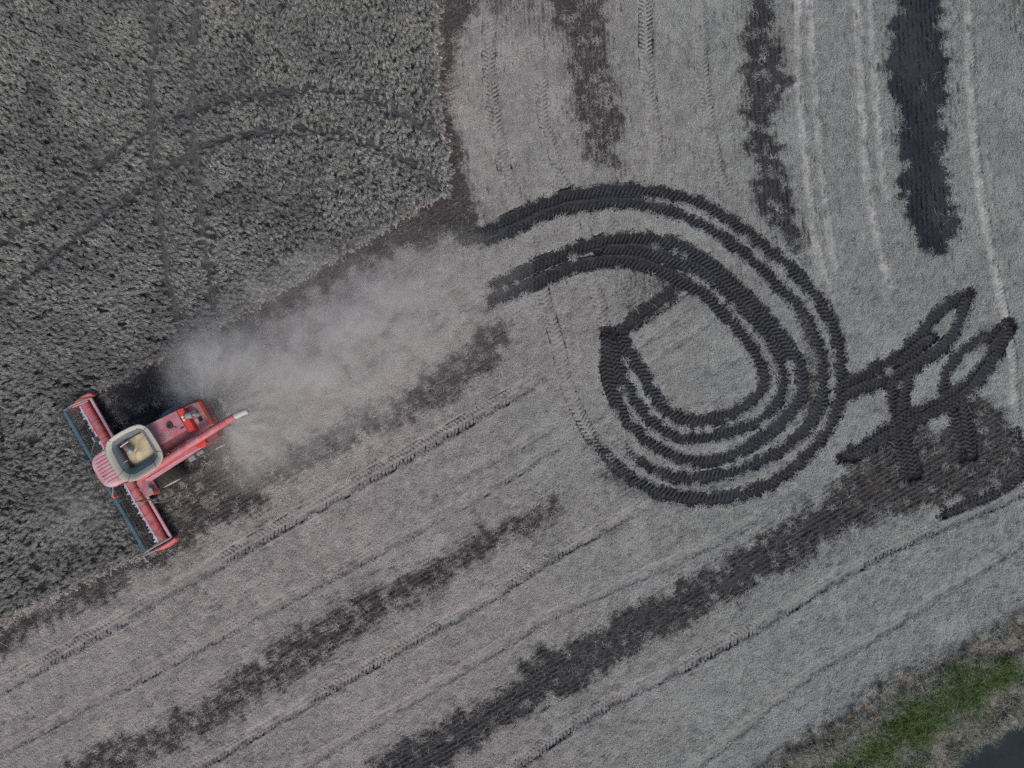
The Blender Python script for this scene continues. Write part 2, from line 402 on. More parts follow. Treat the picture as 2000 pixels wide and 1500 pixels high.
def ground_material():
    m, nt, b = mat('stubble field soil')
    geo = nd(nt, 'ShaderNodeNewGeometry').outputs['Position']
    n1 = noise(nt, 9, 5, .65, geo); n2 = noise(nt, 34, 4, .7, geo); n3 = noise(nt, .35, 3, .5, geo)
    st = attr(nt, 'straw'); md = attr(nt, 'mud_shade'); dm = attr(nt, 'damp'); br = attr(nt, 'bright'); vg = attr(nt, 'verge')
    mulch = mixc(nt, ramp(nt, n2, .36, .66), (.155, .148, .140), (.40, .385, .365))
    mulch = mixc(nt, mth(nt, 'MULTIPLY', ramp(nt, n3, .4, .65), .30), mulch, (.40, .37, .36))
    mulch = mixc(nt, 1.0, mulch, weathered(nt, geo), 'MULTIPLY')
    mulch = mixc(nt, br, mulch, (.62, .60, .56))
    soil = mixc(nt, ramp(nt, n2, .35, .7), (.036, .034, .035), (.105, .096, .092))
    soil = mixc(nt, dm, soil, mixc(nt, mth(nt, 'MULTIPLY', n2, ramp(nt, n3, .3, .6)), (.017, .021, .026), (.072, .080, .086)))
    f = mth(nt, 'ADD', st, mth(nt, 'MULTIPLY', mth(nt, 'SUBTRACT', n1, .5), .55))
    col = mixc(nt, ramp(nt, f, .22, .72), soil, mulch)
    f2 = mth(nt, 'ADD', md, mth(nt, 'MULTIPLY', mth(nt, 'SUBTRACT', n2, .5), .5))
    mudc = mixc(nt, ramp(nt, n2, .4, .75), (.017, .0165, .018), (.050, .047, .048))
    col = mixc(nt, ramp(nt, f2, .30, .62), col, mudc)  # mud, and painted shade between the lugs of pressed tracks
    thatch = mixc(nt, ramp(nt, n1, .35, .65), (.035, .032, .028), (.24, .20, .165))
    col = mixc(nt, vg, col, thatch)
    nt.links.new(col, b.inputs['Base Color'])
    b.inputs['Roughness'].default_value = .95
    b.inputs['Specular IOR Level'].default_value = .15
    bp = nd(nt, 'ShaderNodeBump'); bp.inputs['Strength'].default_value = .8; bp.inputs['Distance'].default_value = .03
    nt.links.new(n2, bp.inputs['Height']); nt.links.new(bp.outputs[0], b.inputs['Normal'])
    return m

def mud_material():
    m, nt, b = mat('churned wet soil')
    geo = nd(nt, 'ShaderNodeNewGeometry').outputs['Position']
    n2 = noise(nt, 26, 4, .7, geo); n1 = noise(nt, 2.2, 3, .6, geo); n0 = noise(nt, .22, 2, .5, geo)
    col = mixc(nt, ramp(nt, n2, .38, .72), (.014, .0135, .015), (.046, .043, .044))
    col = mixc(nt, mth(nt, 'MULTIPLY', ramp(nt, n0, .42, .62), .6), col, (.033, .038, .048))
    col = mixc(nt, mth(nt, 'MULTIPLY', ramp(nt, n1, .48, .74), .30), col, (.066, .062, .061))
    fleck = mth(nt, 'MULTIPLY', ramp(nt, noise(nt, 13, 4, .75, geo), .55, .68), ramp(nt, n1, .46, .62))
    col = mixc(nt, mth(nt, 'MULTIPLY', fleck, attr(nt, 'worn')), col, (.28, .26, .23))
    nt.links.new(col, b.inputs['Base Color'])
    b.inputs['Roughness'].default_value = .72
    b.inputs['Specular IOR Level'].default_value = .3
    bp = nd(nt, 'ShaderNodeBump'); bp.inputs['Strength'].default_value = .7; bp.inputs['Distance'].default_value = .02
    nt.links.new(n2, bp.inputs['Height']); nt.links.new(bp.outputs[0], b.inputs['Normal'])
    return m

def stalk_material(name, a, b_, c=None, rough=.75, aged=False):
    """dry stalks: colour changes from tuft to tuft"""
    m, nt, b = mat(name)
    rnd = nd(nt, 'ShaderNodeObjectInfo').outputs['Random']
    col = mixc(nt, rnd, a, b_)
    if c is not None:
        col = mixc(nt, attr(nt, 'tint', 'INSTANCER'), col, c)
    geo = nd(nt, 'ShaderNodeNewGeometry').outputs['Position']
    col = mixc(nt, ramp(nt, noise(nt, 40, 2, .5, geo), .3, .7), col, mixc(nt, .35, col, (.08, .07, .06)))
    if aged: col = mixc(nt, 1.0, col, weathered(nt, geo), 'MULTIPLY')
    nt.links.new(col, b.inputs['Base Color'])
    b.inputs['Roughness'].default_value = rough
    b.inputs['Specular IOR Level'].default_value = .25
    return m

M_GROUND = ground_material()
M_MUD = mud_material()
M_STRAW = stalk_material('chopped straw', STRAW_A, STRAW_B, (.66, .64, .60), aged=True)
M_STUB = stalk_material('cut stubble', (.24, .22, .20), (.13, .118, .11), (.065, .075, .085))
M_WHEAT = stalk_material('ripe wheat', (.43, .428, .39), (.215, .217, .20), (.135, .14, .136))
M_FLAT = stalk_material('flattened wheat', (.31, .308, .30), (.20, .20, .196), (.135, .142, .15))
M_GREEN = stalk_material('verge grass blades', (.075, .150, .035), (.16, .24, .065), (.44, .42, .35))

# ------------------------------------------------------------------ the field: one sheet out to the horizon
def graded(fine):
    g = [0.12]
    while sum(g) < 420: g.append(g[-1] * 1.38)
    out = np.cumsum(g)
    return np.concatenate([fine[0] - out[::-1], fine, fine[-1] + out]), len(out)

ax, kx = graded(gx); ay, ky = graded(gy)
AX, AY = np.meshgrid(ax, ay)
def spread(R):
    return np.pad(R, ((ky, ky), (kx, kx)), mode='edge')
AZ = spread(hgt)
fade = np.exp(-np.maximum(0, np.maximum(np.abs(AX) - abs(X0), np.abs(AY) - abs(Y0))) / 1.5)
AZ = AZ * fade
nx, ny = len(ax), len(ay)
co = np.stack([AX, AY, AZ], -1).reshape(-1, 3).astype(np.float32)
idx = np.arange(nx * ny).reshape(ny, nx)
quads = np.stack([idx[:-1, :-1], idx[:-1, 1:], idx[1:, 1:], idx[1:, :-1]], -1).reshape(-1, 4)

def mesh_np(name, co, quads, smooth=True):
    me = bpy.data.meshes.new(name)
    me.vertices.add(len(co)); me.vertices.foreach_set('co', np.asarray(co, np.float32).ravel())
    k = quads.shape[1]
    me.loops.add(quads.size); me.loops.foreach_set('vertex_index', quads.astype(np.int32).ravel())
    me.polygons.add(len(quads)); me.polygons.foreach_set('loop_start', (np.arange(len(quads)) * k).astype(np.int32))
    me.update(calc_edges=True)
    if smooth: me.polygons.foreach_set('use_smooth', np.ones(len(quads), bool))
    return me

def fattr(me, name, vals, typ='FLOAT'):
    a = me.attributes.new(name, typ, 'POINT')
    key = {'FLOAT': 'value', 'INT': 'value', 'FLOAT_VECTOR': 'vector'}[typ]
    a.data.foreach_set(key, np.asarray(vals, np.int32 if typ == 'INT' else np.float32).ravel())

me = mesh_np('field', co, quads)
cropg = crop * (1 - tramm)
fattr(me, 'straw', spread(np.where(crop > .5, .26, straw)))
fattr(me, 'mud_shade', spread(mud_shade * (1 - .6 * crop)))
fattr(me, 'damp', spread(damp))
fattr(me, 'bright', spread(bright))
fattr(me, 'verge', spread(verge))
me.materials.append(M_GROUND)
field = bpy.data.objects.new('field', me)
tag(field, 'harvested wheat field of grey straw and dark stubble strips', 'field', 'structure')
COL.objects.link(field)

# ------------------------------------------------------------------ muddy tyre tracks with lug prints
TR_LABEL = {'outer': 'dark muddy tyre track of the wide outer turning loop', 'inner': 'dark muddy tyre track of the tight inner turning loop',
            'kink': 'short dark track cutting across the inside of the loop', 'spur': 'dark tyre track leaving the loop for the pointed turn',
            'hook': 'dark tyre track ending in the far hooked point', 'backing': 'short dark reversing track crossing the pointed turns',
            'edge': 'dark track at the field edge beside bare stubble', 'fresh': 'fresh dark wheel track beside the red combine'}
for ti, (nm, hw, s0, s1, pts) in enumerate(MUD):
    c, s = spline(pts, .045)
    n = len(c)
    tx = np.gradient(c[:, 0]); ty = np.gradient(c[:, 1]); l = np.hypot(tx, ty); tx /= l; ty /= l
    t = np.array([-1.16, -1.0, -.84, -.66, -.5, -.34, -.17, 0, .17, .34, .5, .66, .84, 1.0, 1.16])
    S, T = np.meshgrid(s, t, indexing='ij')
    st = run_strength(s0, s1, S, s[-1])
    taper = np.minimum(1, np.minimum(S + .1, s[-1] - S + .1) / .8)
    jit = 1 + (.24 * (vnoise(S / .13, np.sign(T) * 7 + ti, 91) - .5) + .22 * (vnoise(S / .5, np.sign(T) * 3 + ti, 92) - .5)) * (np.abs(T) > .8)
    lat = T * hw * jit * (.55 + .45 * taper)
    cx = c[:, 0][:, None] - ty[:, None] * lat; cy = c[:, 1][:, None] + tx[:, None] * lat
    # chevron lugs, left and right halves staggered like a tractor tyre
    ph = (S + .42 * np.abs(lat) + np.where(T > 0, PITCH / 2, 0)) / PITCH
    lug = sstep(.35, .75, .5 + .5 * np.sin(2 * math.pi * ph))
    smear = fbm(S / .9, T * .8 + ti * 3, 95, 2)
    amp = .085 * np.clip(1.5 - 1.6 * np.abs(smear - .42) - .3, .15, 1) * (np.abs(T) < .95)
    z = -.052 + amp * (lug - .5) + .045 * np.exp(-((np.abs(T) - .98) / .14) ** 2) + .03 * (vnoise(cx / .11, cy / .11, 97) - .5)
    z = z - .07 * (np.abs(T) > 1.1) - .13 * (1 - sstep(.18, .5, st * (.3 + .7 * taper) + .7 * (fbm(cx / .5, cy / .5, 98, 3) - .45))) + ti * .0007
    co = np.stack([cx, cy, z], -1).reshape(-1, 3)
    k = len(t); ii = np.arange(n * k).reshape(n, k)
    q = np.stack([ii[:-1, :-1], ii[1:, :-1], ii[1:, 1:], ii[:-1, 1:]], -1).reshape(-1, 4)
    me = mesh_np('tyre_track', co, q)
    fattr(me, 'worn', np.clip(1.25 - st, .1, .9).ravel())
    me.materials.append(M_MUD)
    o = bpy.data.objects.new('tyre_track', me)
    tag(o, TR_LABEL[nm], 'tyre track', 'structure', 'muddy tyre tracks pressed into the field')
    COL.objects.link(o)

# ------------------------------------------------------------------ scattering of what nobody could count
def ribbon(bm_v, bm_f, pts, w, up=(0, 0, 1), taper=.4):
    """thin two-sided strip along pts"""
    n0 = len(bm_v); n = len(pts)
    for i, p in enumerate(pts):
        d = Vector(pts[min(i + 1, n - 1)]) - Vector(pts[max(i - 1, 0)])
        side = d.cross(Vector(up))
        if side.length < 1e-5: side = Vector((1, 0, 0))
        side.normalize()
        ww = w * (1 - (1 - taper) * i / (n - 1)) / 2
        bm_v.append(Vector(p) - side * ww); bm_v.append(Vector(p) + side * ww)
    for i in range(n - 1):
        a = n0 + 2 * i
        bm_f.append((a, a + 1, a + 3, a + 2))

def proto(name, v, f, m):
    me = bpy.data.meshes.new(name); me.from_pydata([tuple(x) for x in v], [], f); me.materials.append(m)
    return bpy.data.objects.new(name, me)

def scatter(name, pts, rot, scl, variants, m, tint=None):
    n = len(pts)
    me = bpy.data.meshes.new(name)
    me.vertices.add(n); me.vertices.foreach_set('co', np.asarray(pts, np.float32).ravel())
    fattr(me, 'rot', rot, 'FLOAT_VECTOR'); fattr(me, 'scl', scl, 'FLOAT_VECTOR')
    fattr(me, 'pick', RNG.integers(0, len(variants), n), 'INT')
    fattr(me, 'tint', np.zeros(n) if tint is None else tint)
    o = bpy.data.objects.new(name, me)
    COL.objects.link(o)
    ng = bpy.data.node_groups.new(name, 'GeometryNodeTree')
    ng.interface.new_socket('Geometry', in_out='INPUT', socket_type='NodeSocketGeometry')
    ng.interface.new_socket('Geometry', in_out='OUTPUT', socket_type='NodeSocketGeometry')
    gi = ng.nodes.new('NodeGroupInput'); go = ng.nodes.new('NodeGroupOutput')
    jn = ng.nodes.new('GeometryNodeJoinGeometry')
    for v in variants:
        oi = ng.nodes.new('GeometryNodeObjectInfo'); oi.inputs[0].default_value = v; oi.inputs['As Instance'].default_value = True
        ng.links.new(oi.outputs['Geometry'], jn.inputs[0])
    ip = ng.nodes.new('GeometryNodeInstanceOnPoints')
    mp = ng.nodes.new('GeometryNodeMeshToPoints')
    ng.links.new(gi.outputs[0], mp.inputs[0]); ng.links.new(mp.outputs[0], ip.inputs['Points'])
    ng.links.new(jn.outputs[0], ip.inputs['Instance'])
    ip.inputs['Pick Instance'].default_value = True
    def na(nm, typ):
        a = ng.nodes.new('GeometryNodeInputNamedAttribute'); a.data_type = typ; a.inputs[0].default_value = nm
        return a.outputs[0]
    ng.links.new(na('pick', 'INT'), ip.inputs['Instance Index'])
    er = ng.nodes.new('FunctionNodeEulerToRotation')
    ng.links.new(na('rot', 'FLOAT_VECTOR'), er.inputs[0]); ng.links.new(er.outputs[0], ip.inputs['Rotation'])
    ng.links.new(na('scl', 'FLOAT_VECTOR'), ip.inputs['Scale'])
    ng.links.new(ip.outputs[0], go.inputs[0])
    md = o.modifiers.new('scatter', 'NODES'); md.node_group = ng
    o['kind'] = 'stuff'
    return o

def rnd_pts(density, x0=None, x1=None, y0=None, y1=None):
    x0 = X0 if x0 is None else x0; x1 = -X0 if x1 is None else x1; y0 = Y0 if y0 is None else y0; y1 = -Y0 if y1 is None else y1
    n = int(density * (x1 - x0) * (y1 - y0))
    return RNG.uniform(x0, x1, n), RNG.uniform(y0, y1, n)

# chopped straw
def straw_tuft(n, rad, zmax):
    v, f = [], []
    for _ in range(n):
        a = random.uniform(0, math.tau); r = rad * math.sqrt(random.random())
        b = random.uniform(0, math.tau); L = random.uniform(.08, .30); tilt = random.gauss(0, .22)
        p = Vector((r * math.cos(a), r * math.sin(a), random.uniform(.004, zmax)))
        d = Vector((math.cos(b), math.sin(b), tilt)) * L / 2
        mid = p + Vector((random.uniform(-.02, .02), random.uniform(-.02, .02), .012))
        ribbon(v, f, [p - d, mid, p + d], random.uniform(.006, .012), taper=.8)
    return v, f
SV = [proto('straw', *straw_tuft(26, .21, .055), M_STRAW) for _ in range(5)]
x, y = rnd_pts(40)
keep = RNG.random(len(x)) < np.clip(samp(straw_vis, x, y) * (1 - .86 * samp(press, x, y)) * 1.1 - .02, .0, 1)
keep &= samp(crop, x, y) < .4
keep &= samp(mud_shade, x, y) < .45
keep &= samp(lane, x, y) < .3
x, y = x[keep], y[keep]; n = len(x)
z = samp(hgt, x, y)
rot = np.stack([np.zeros(n), np.zeros(n), RNG.uniform(0, 6.28, n)], 1)
sc = RNG.uniform(.7, 1.25, n); scl = np.stack([sc, sc, sc * RNG.uniform(.6, 1.4, n)], 1)
tint = np.clip(1.6 * (fbm(x / 2.2, y / 2.2, 77, 3) - .5) + .8 * samp(bright, x, y), 0, .8)
o = scatter('straw', np.stack([x, y, z], 1), rot, scl, SV, M_STRAW, tint)
tag(o, 'pale chopped straw spread in broad swaths over the stubble', 'straw')

# long loose straws lying over stubble and muddy edges
def loose(n):
    v, f = [], []
    for _ in range(n):
        b = random.uniform(0, math.tau); L = random.uniform(.22, .5)
        p = Vector((random.uniform(-.2, .2), random.uniform(-.2, .2), .05)); d = Vector((math.cos(b), math.sin(b), random.gauss(0, .1))) * L / 2
        q = Vector((-d.y, d.x, 0)) * random.uniform(-.25, .25)
        ribbon(v, f, [p - d, p + q, p + d], random.uniform(.006, .010), taper=.7)
    return v, f
LV = [proto('loose_straw', *loose(2), M_STRAW) for _ in range(5)]
x, y = rnd_pts(6)
keep = (samp(crop, x, y) < .3) & (samp(lane, x, y) < .2) & (samp(mud_shade, x, y) < .7) & (RNG.random(len(x)) < .35 + .9 * fbm(x / 1.5, y / 1.5, 79, 2) - .7 * samp(damp, x, y))
x, y = x[keep], y[keep]; n = len(x)
o = scatter('loose_straw', np.stack([x, y, samp(hgt, x, y) + .015], 1), np.stack([RNG.normal(0, .1, n), RNG.normal(0, .1, n), RNG.uniform(0, 6.28, n)], 1),
            np.repeat(RNG.uniform(.7, 1.2, n)[:, None], 3, 1), LV, M_STRAW, RNG.uniform(0, .5, n))
tag(o, 'scattered long loose straws lying over stubble and muddy edges', 'straw')

# cut stubble in drill rows
def stub(n):
    v, f = [], []
    for _ in range(n):
        p = Vector((random.uniform(-.16, .16), random.gauss(0, .022), -.02)); h = random.uniform(.09, .17)
        top = p + Vector((random.gauss(0, .035), random.gauss(0, .035), h))
        ribbon(v, f, [p, top], .009, up=(random.uniform(-1, 1), random.uniform(-1, 1), .1), taper=.9)
    for _ in range(4):
        b = random.gauss(0, .5); L = random.uniform(.1, .25)
        p = Vector((random.uniform(-.15, .15), random.gauss(0, .03), .07)); d = Vector((math.cos(b), math.sin(b), random.gauss(0, .2))) * L / 2
        ribbon(v, f, [p - d, p + d], .008)
    return v, f
TV = [proto('stubble', *stub(16), M_STUB) for _ in range(4)]
x, y = rnd_pts(34)
vert = (samp(PX, x, y) > 900) & (samp(PY, x, y) < 560)
u = np.where(vert, x, x * math.sin(math.radians(-30)) + y * math.cos(math.radians(-30)) * 1.0)
# snap to rows (rows 0.25 m apart run along the passes)
ang = np.where(vert, math.radians(93), math.radians(29.5))
nxr, nyr = -np.sin(ang), np.cos(ang)
u = x * nxr + y * nyr
du = np.round(u / .25) * .25 - u + RNG.normal(0, .02, len(u))
x = x + du * nxr; y = y + du * nyr
keep = RNG.random(len(x)) < np.clip((1.05 - samp(straw, x, y)) * 1.1, 0, 1) * (1 - .55 * np.clip(samp(damp, x, y), 0, 1))
keep &= (samp(crop, x, y) < .3) & (samp(mud_shade, x, y) < .4) & (samp(verge, x, y) < .4)
x, y, ang = x[keep], y[keep], ang[keep]; n = len(x)
o = scatter('stubble', np.stack([x, y, samp(hgt, x, y)], 1), np.stack([np.zeros(n), np.zeros(n), ang + RNG.normal(0, .12, n)], 1),
            np.repeat(RNG.uniform(.75, 1.2, n)[:, None], 3, 1), TV, M_STUB, np.clip(samp(damp, x, y), 0, 1) * .8)
tag(o, 'short dark cut stubble standing in rows on bare strips', 'stubble')

# clods thrown out along the muddy tracks
def clod():
    bm = bmesh.new(); bmesh.ops.create_icosphere(bm, subdivisions=1, radius=.5)
    for w in bm.verts: w.co *= random.uniform(.65, 1.25)
    v = [w.co.copy() for w in bm.verts]; f = [tuple(w.index for w in p.verts) for p in bm.faces]; bm.free()
    return v, f
CV = [proto('clod', *clod(), M_MUD) for _ in range(4)]
xs, ys = [], []
for nm, hw, s0, s1, pts in MUD:
    c, s = spline(pts, .03)
    tx = np.gradient(c[:, 0]); ty = np.gradient(c[:, 1]); l = np.hypot(tx, ty); tx /= l; ty /= l
    st = run_strength(s0, s1, s, s[-1])
    for k in range(2):
        sd = RNG.choice([-1, 1], len(c)); lat = sd * (hw * 1.02 + np.abs(RNG.normal(0, .09, len(c))))
        kp = RNG.random(len(c)) < st * .75 * sstep(.3, .6, vnoise(s / .22, sd * 5.0, 99))
        xs.append((c[:, 0] - ty * lat)[kp]); ys.append((c[:, 1] + tx * lat)[kp])
x = np.concatenate(xs); y = np.concatenate(ys); n = len(x)
sc = RNG.uniform(.03, .11, n) * RNG.uniform(.6, 1.2, n)
o = scatter('soil_clods', np.stack([x, y, samp(hgt, x, y) + sc * .25], 1), RNG.uniform(0, 6.28, (n, 3)), np.stack([sc, sc * RNG.uniform(.7, 1.4, n), sc * .7], 1), CV, M_MUD)
tag(o, 'dark soil clods thrown up beside the muddy tyre tracks', 'soil')

# standing wheat: tufts of bent stalks with nodding ears
def wheat(n, bend, h):
    v, f = [], []
    for _ in range(n):
        p = Vector((random.gauss(0, .03), random.gauss(0, .020), 0)); hh = h * random.uniform(.82, 1.08)
        ln = bend * random.uniform(.75, 1.25); sy = random.gauss(0, .03)
        pts = []
        for t in (0, .4, .7, .88, 1):
            pts.append(p + Vector((ln * t ** 2.6, sy * t ** 2, hh * (t - .10 * t ** 6))))
        ribbon(v, f, pts, .009, up=(0, 0, 1), taper=.7)
        # the ear hangs over
        e0 = pts[-1]; d = Vector((.75, random.gauss(0, .3), -.35 + random.gauss(0, .25))).normalized() * random.uniform(.085, .12)
        ribbon(v, f, [e0, e0 + d * .5 + Vector((0, 0, .012)), e0 + d], .024, up=(random.gauss(0, .3), random.gauss(0, .3), 1), taper=.55)
        # a withered leaf
        if random.random() < .7:
            q = p + Vector((ln * .2, 0, hh * random.uniform(.4, .7))); a = random.uniform(0, math.tau)
            ribbon(v, f, [q, q + Vector((math.cos(a) * .08, math.sin(a) * .08, .04)), q + Vector((math.cos(a) * .16, math.sin(a) * .16, -.06))], .012, taper=.3)
    return v, f
FWV = [proto('wheat', *wheat(13, b, h), M_FLAT) for b, h in ((.28, .78), (.36, .74), (.22, .82))]
WV = [proto('wheat', *wheat(9, b, h), M_WHEAT) for b, h in ((.28, .78), (.36, .74), (.22, .82), (.42, .68), (.32, .76))]
x, y = rnd_pts(56, X0, 0)
pxx = x * 36 + 1000; pyy = 750 - y * 36
cm = samp(cropg, x, y)
rows = .5 + .5 * np.cos((x * math.sin(math.radians(22)) - y * math.cos(math.radians(22))) / .28 * 2 * math.pi + 1.5 * fbm(x / 3, y / 3, 83, 2))
rowy = sstep(600, 850, pyy + .0 * pxx)
pr = cm * (1 - rowy * .75 * (1 - sstep(.25, .6, rows))) * (.74 + .4 * sstep(.32, .6, fbm(x / .5, y / .5, 85, 2)))
keep = (RNG.random(len(x)) < pr) & (samp(crop, x, y) > .5)
x, y, pxx, pyy = x[keep], y[keep], pxx[keep], pyy[keep]; n = len(x)
lean = np.interp(pyy, [0, 300, 560, 800, 1100], [-38, -28, -8, 14, 24]) - 30 * sstep(380, 700, pxx) * (1 - sstep(500, 800, pyy))
lean = lean + 62 * (fbm(x / 2.6, y / 2.6, 87, 2) - .5) + RNG.normal(0, 20, n) * (1 + .9 * sstep(350, 650, pxx))
sc = RNG.uniform(.8, 1.12, n)
o = scatter('wheat_crop', np.stack([x, y, samp(hgt, x, y)], 1), np.stack([RNG.normal(0, .06, n), RNG.normal(0, .08, n), np.radians(lean)], 1),
            np.stack([sc * RNG.uniform(.9, 1.4, n), sc, sc * RNG.uniform(.86, 1.06, n)], 1), WV, M_WHEAT, np.clip(.25 + 1.5 * (fbm(x / 1.6, y / 1.6, 88, 3) - .45), 0, .85))
tag(o, 'standing ripe wheat with bent ears still uncut', 'wheat')

# wheat pressed flat along the wheelings
x, y = rnd_pts(90, X0, 0)
tm = samp(tramm, x, y) * samp(crop, x, y)
keep = RNG.random(len(x)) < tm * .8
x, y = x[keep], y[keep]; n = len(x)
ang = samp(tram_ang, x, y)
o = scatter('flattened_wheat', np.stack([x, y, samp(hgt, x, y) + .01], 1), np.stack([np.zeros(n), np.full(n, 1.25) + RNG.normal(0, .12, n), ang + RNG.normal(0, .22, n)], 1),
            np.repeat(RNG.uniform(.6, .95, n)[:, None], 3, 1), FWV, M_FLAT, RNG.uniform(.1, .9, n))
tag(o, 'flattened wheat in narrow wheelings crossing the standing crop', 'wheat')

EDV = [proto('wheat', *wheat(12, b, h), M_STRAW) for b, h in ((.30, .66), (.4, .6), (.2, .7))]
# fringe of pale stalks leaning out along the cut edge
c, s = spline([(868, 378), (800, 412), (740, 452), (640, 512), (540, 570), (420, 640), (350, 680), (270, 718), (182, 764)], .05)
c2, s2 = spline([(290, 1074), (236, 1098), (146, 1140), (56, 1186), (0, 1215), (-90, 1259)], .05)
c3, s3 = spline([(850, -60), (852, 0), (848, 80), (853, 200), (868, 280), (873, 340), (868, 378)], .06)
cc = np.vstack([c, c2, c3]); n = len(cc)
tg = np.concatenate([np.full(len(c), 210.), np.full(len(c2), 207.), np.full(len(c3), 268.)])
o = scatter('edge_stalks', np.column_stack([cc + RNG.normal(0, .06, (n, 2)), np.zeros(n)]),
            np.stack([RNG.normal(0, .12, n), .10 + RNG.normal(0, .15, n), np.radians(tg + 180 * (RNG.random(n) < .35) + 25 + RNG.normal(0, 40, n))], 1),
            np.stack([RNG.uniform(.5, .9, n), np.full(n, .8), RNG.uniform(.55, .95, n)], 1), EDV, M_STRAW, RNG.uniform(0, .3, n))
tag(o, 'pale leaning wheat stalks fringing the cut edge of the crop', 'wheat')

# grass of the verge
def tuft(n, L, spread_, w):
    v, f = [], []
    for _ in range(n):
        a = random.uniform(0, math.tau); r = random.uniform(0, .05); l = L * random.uniform(.5, 1.2); o_ = spread_ * random.uniform(.3, 1.3)
        p = Vector((math.cos(a) * r, math.sin(a) * r, 0)); d = Vector((math.cos(a), math.sin(a), 0))
        ribbon(v, f, [p, p + d * o_ * .25 + Vector((0, 0, l * .6)), p + d * o_ * .65 + Vector((0, 0, l * .85)), p + d * o_ + Vector((0, 0, l * .7))], w, taper=.2)
    return v, f
GV = [proto('grass', *tuft(34, .34, .24, .011), M_GREEN) for _ in range(2)] + [proto('grass', *tuft(26, .60, .46, .016), M_GREEN) for _ in range(3)]
x, y = rnd_pts(55, 12, -X0, Y0, -10)
vg = samp(verge, x, y) * (1 - samp(lane, x, y)); gr = samp(green, x, y)
pnt = fbm(x / .8, y / .8, 103, 2)
deep = sstep(0, 1.6, (np.interp(x, [(q[0] - 1000) / 36 for q in VERGE[-2:0:-1]], [(750 - q[1]) / 36 for q in VERGE[-2:0:-1]]) - y))
keep = RNG.random(len(x)) < vg * np.clip(.05 + .70 * gr + .72 * deep * sstep(.42, .56, pnt), 0, 1)
x, y, gr = x[keep], y[keep], gr[keep]; n = len(x)
tint = np.clip(.95 - 1.05 * gr * (.65 + .8 * (fbm(x / .7, y / .7, 105, 2) - .3)) + RNG.normal(0, .14, n) - .55 * sstep(.52, .66, fbm(x / 1.1, y / 1.1, 107, 2)), 0, 1)
o = scatter('verge_grass', np.stack([x, y, samp(hgt, x, y) - .02], 1), np.stack([RNG.normal(0, .25, n), RNG.normal(0, .25, n), RNG.uniform(0, 6.28, n)], 1),
            np.repeat(RNG.uniform(.55, 1.15, n)[:, None], 3, 1), GV, M_GREEN, tint)
tag(o, 'green and withered tufted grass on the verge beside the lane', 'grass')

# the lane
m, nt, b = mat('damp asphalt')
geo = nd(nt, 'ShaderNodeNewGeometry').outputs['Position']
n2 = noise(nt, 45, 4, .7, geo); n1 = noise(nt, .9, 3, .6, geo)
nt.links.new(mixc(nt, ramp(nt, n1, .35, .7), mixc(nt, n2, (.011, .016, .022), (.026, .034, .043)), mixc(nt, n2, (.020, .024, .029), (.040, .045, .048))), b.inputs['Base Color'])
b.inputs['Roughness'].default_value = .85
b.inputs['Specular IOR Level'].default_value = .12
bp = nd(nt, 'ShaderNodeBump'); bp.inputs['Strength'].default_value = .4; bp.inputs['Distance'].default_value = .01
nt.links.new(n2, bp.inputs['Height']); nt.links.new(bp.outputs[0], b.inputs['Normal'])
lp = [P(*q) for q in [(1800, 1560), (1840, 1506), (1862, 1468), (1905, 1430), (1970, 1402), (2030, 1384), (2400, 1170), (2900, 900)]]
off = (Vector((.55, -.83)) * 5.0)
co = np.array([[q[0], q[1], -.075] for q in lp] + [[q[0] + off.x, q[1] + off.y, -.075] for q in lp])
k = len(lp)
me = mesh_np('road', co, np.array([[i, k + i, k + i + 1, i + 1] for i in range(k - 1)]), False)
me.materials.append(m)
o = bpy.data.objects.new('road', me); tag(o, 'dark asphalt lane beyond the grass verge', 'road', 'structure'); COL.objects.link(o)

# ------------------------------------------------------------------ the combine harvester
def paint(name, base, dust=(.50, .40, .38), amount=.35, rough=.5, metal=0.0, spec=.4, streak=2.5):
    m, nt, b = mat(name)
    tc = nd(nt, 'ShaderNodeTexCoord').outputs['Object']
    n1 = noise(nt, streak, 5, .65, tc); n2 = noise(nt, 22, 3, .6, tc)
    up = nd(nt, 'ShaderNodeNewGeometry').outputs['Normal']
    sx = nd(nt, 'ShaderNodeSeparateXYZ'); nt.links.new(up, sx.inputs[0])
    f = mth(nt, 'MULTIPLY', ramp(nt, mth(nt, 'ADD', n1, mth(nt, 'MULTIPLY', n2, .35)), .45, .85), ramp(nt, sx.outputs[2], -.2, .8))
    f = mth(nt, 'MULTIPLY', mth(nt, 'ADD', f, .25), amount, clamp=True)
    nt.links.new(mixc(nt, f, base, dust), b.inputs['Base Color'])
    nt.links.new(ramp(nt, f, -.6, 1.0), b.inputs['Roughness'])
    r = nd(nt, 'ShaderNodeMapRange'); r.inputs[3].default_value = rough; r.inputs[4].default_value = .9
    nt.links.new(f, r.inputs[0]); nt.links.new(r.outputs[0], b.inputs['Roughness'])
    b.inputs['Metallic'].default_value = metal
    b.inputs['Specular IOR Level'].default_value = spec
    return m

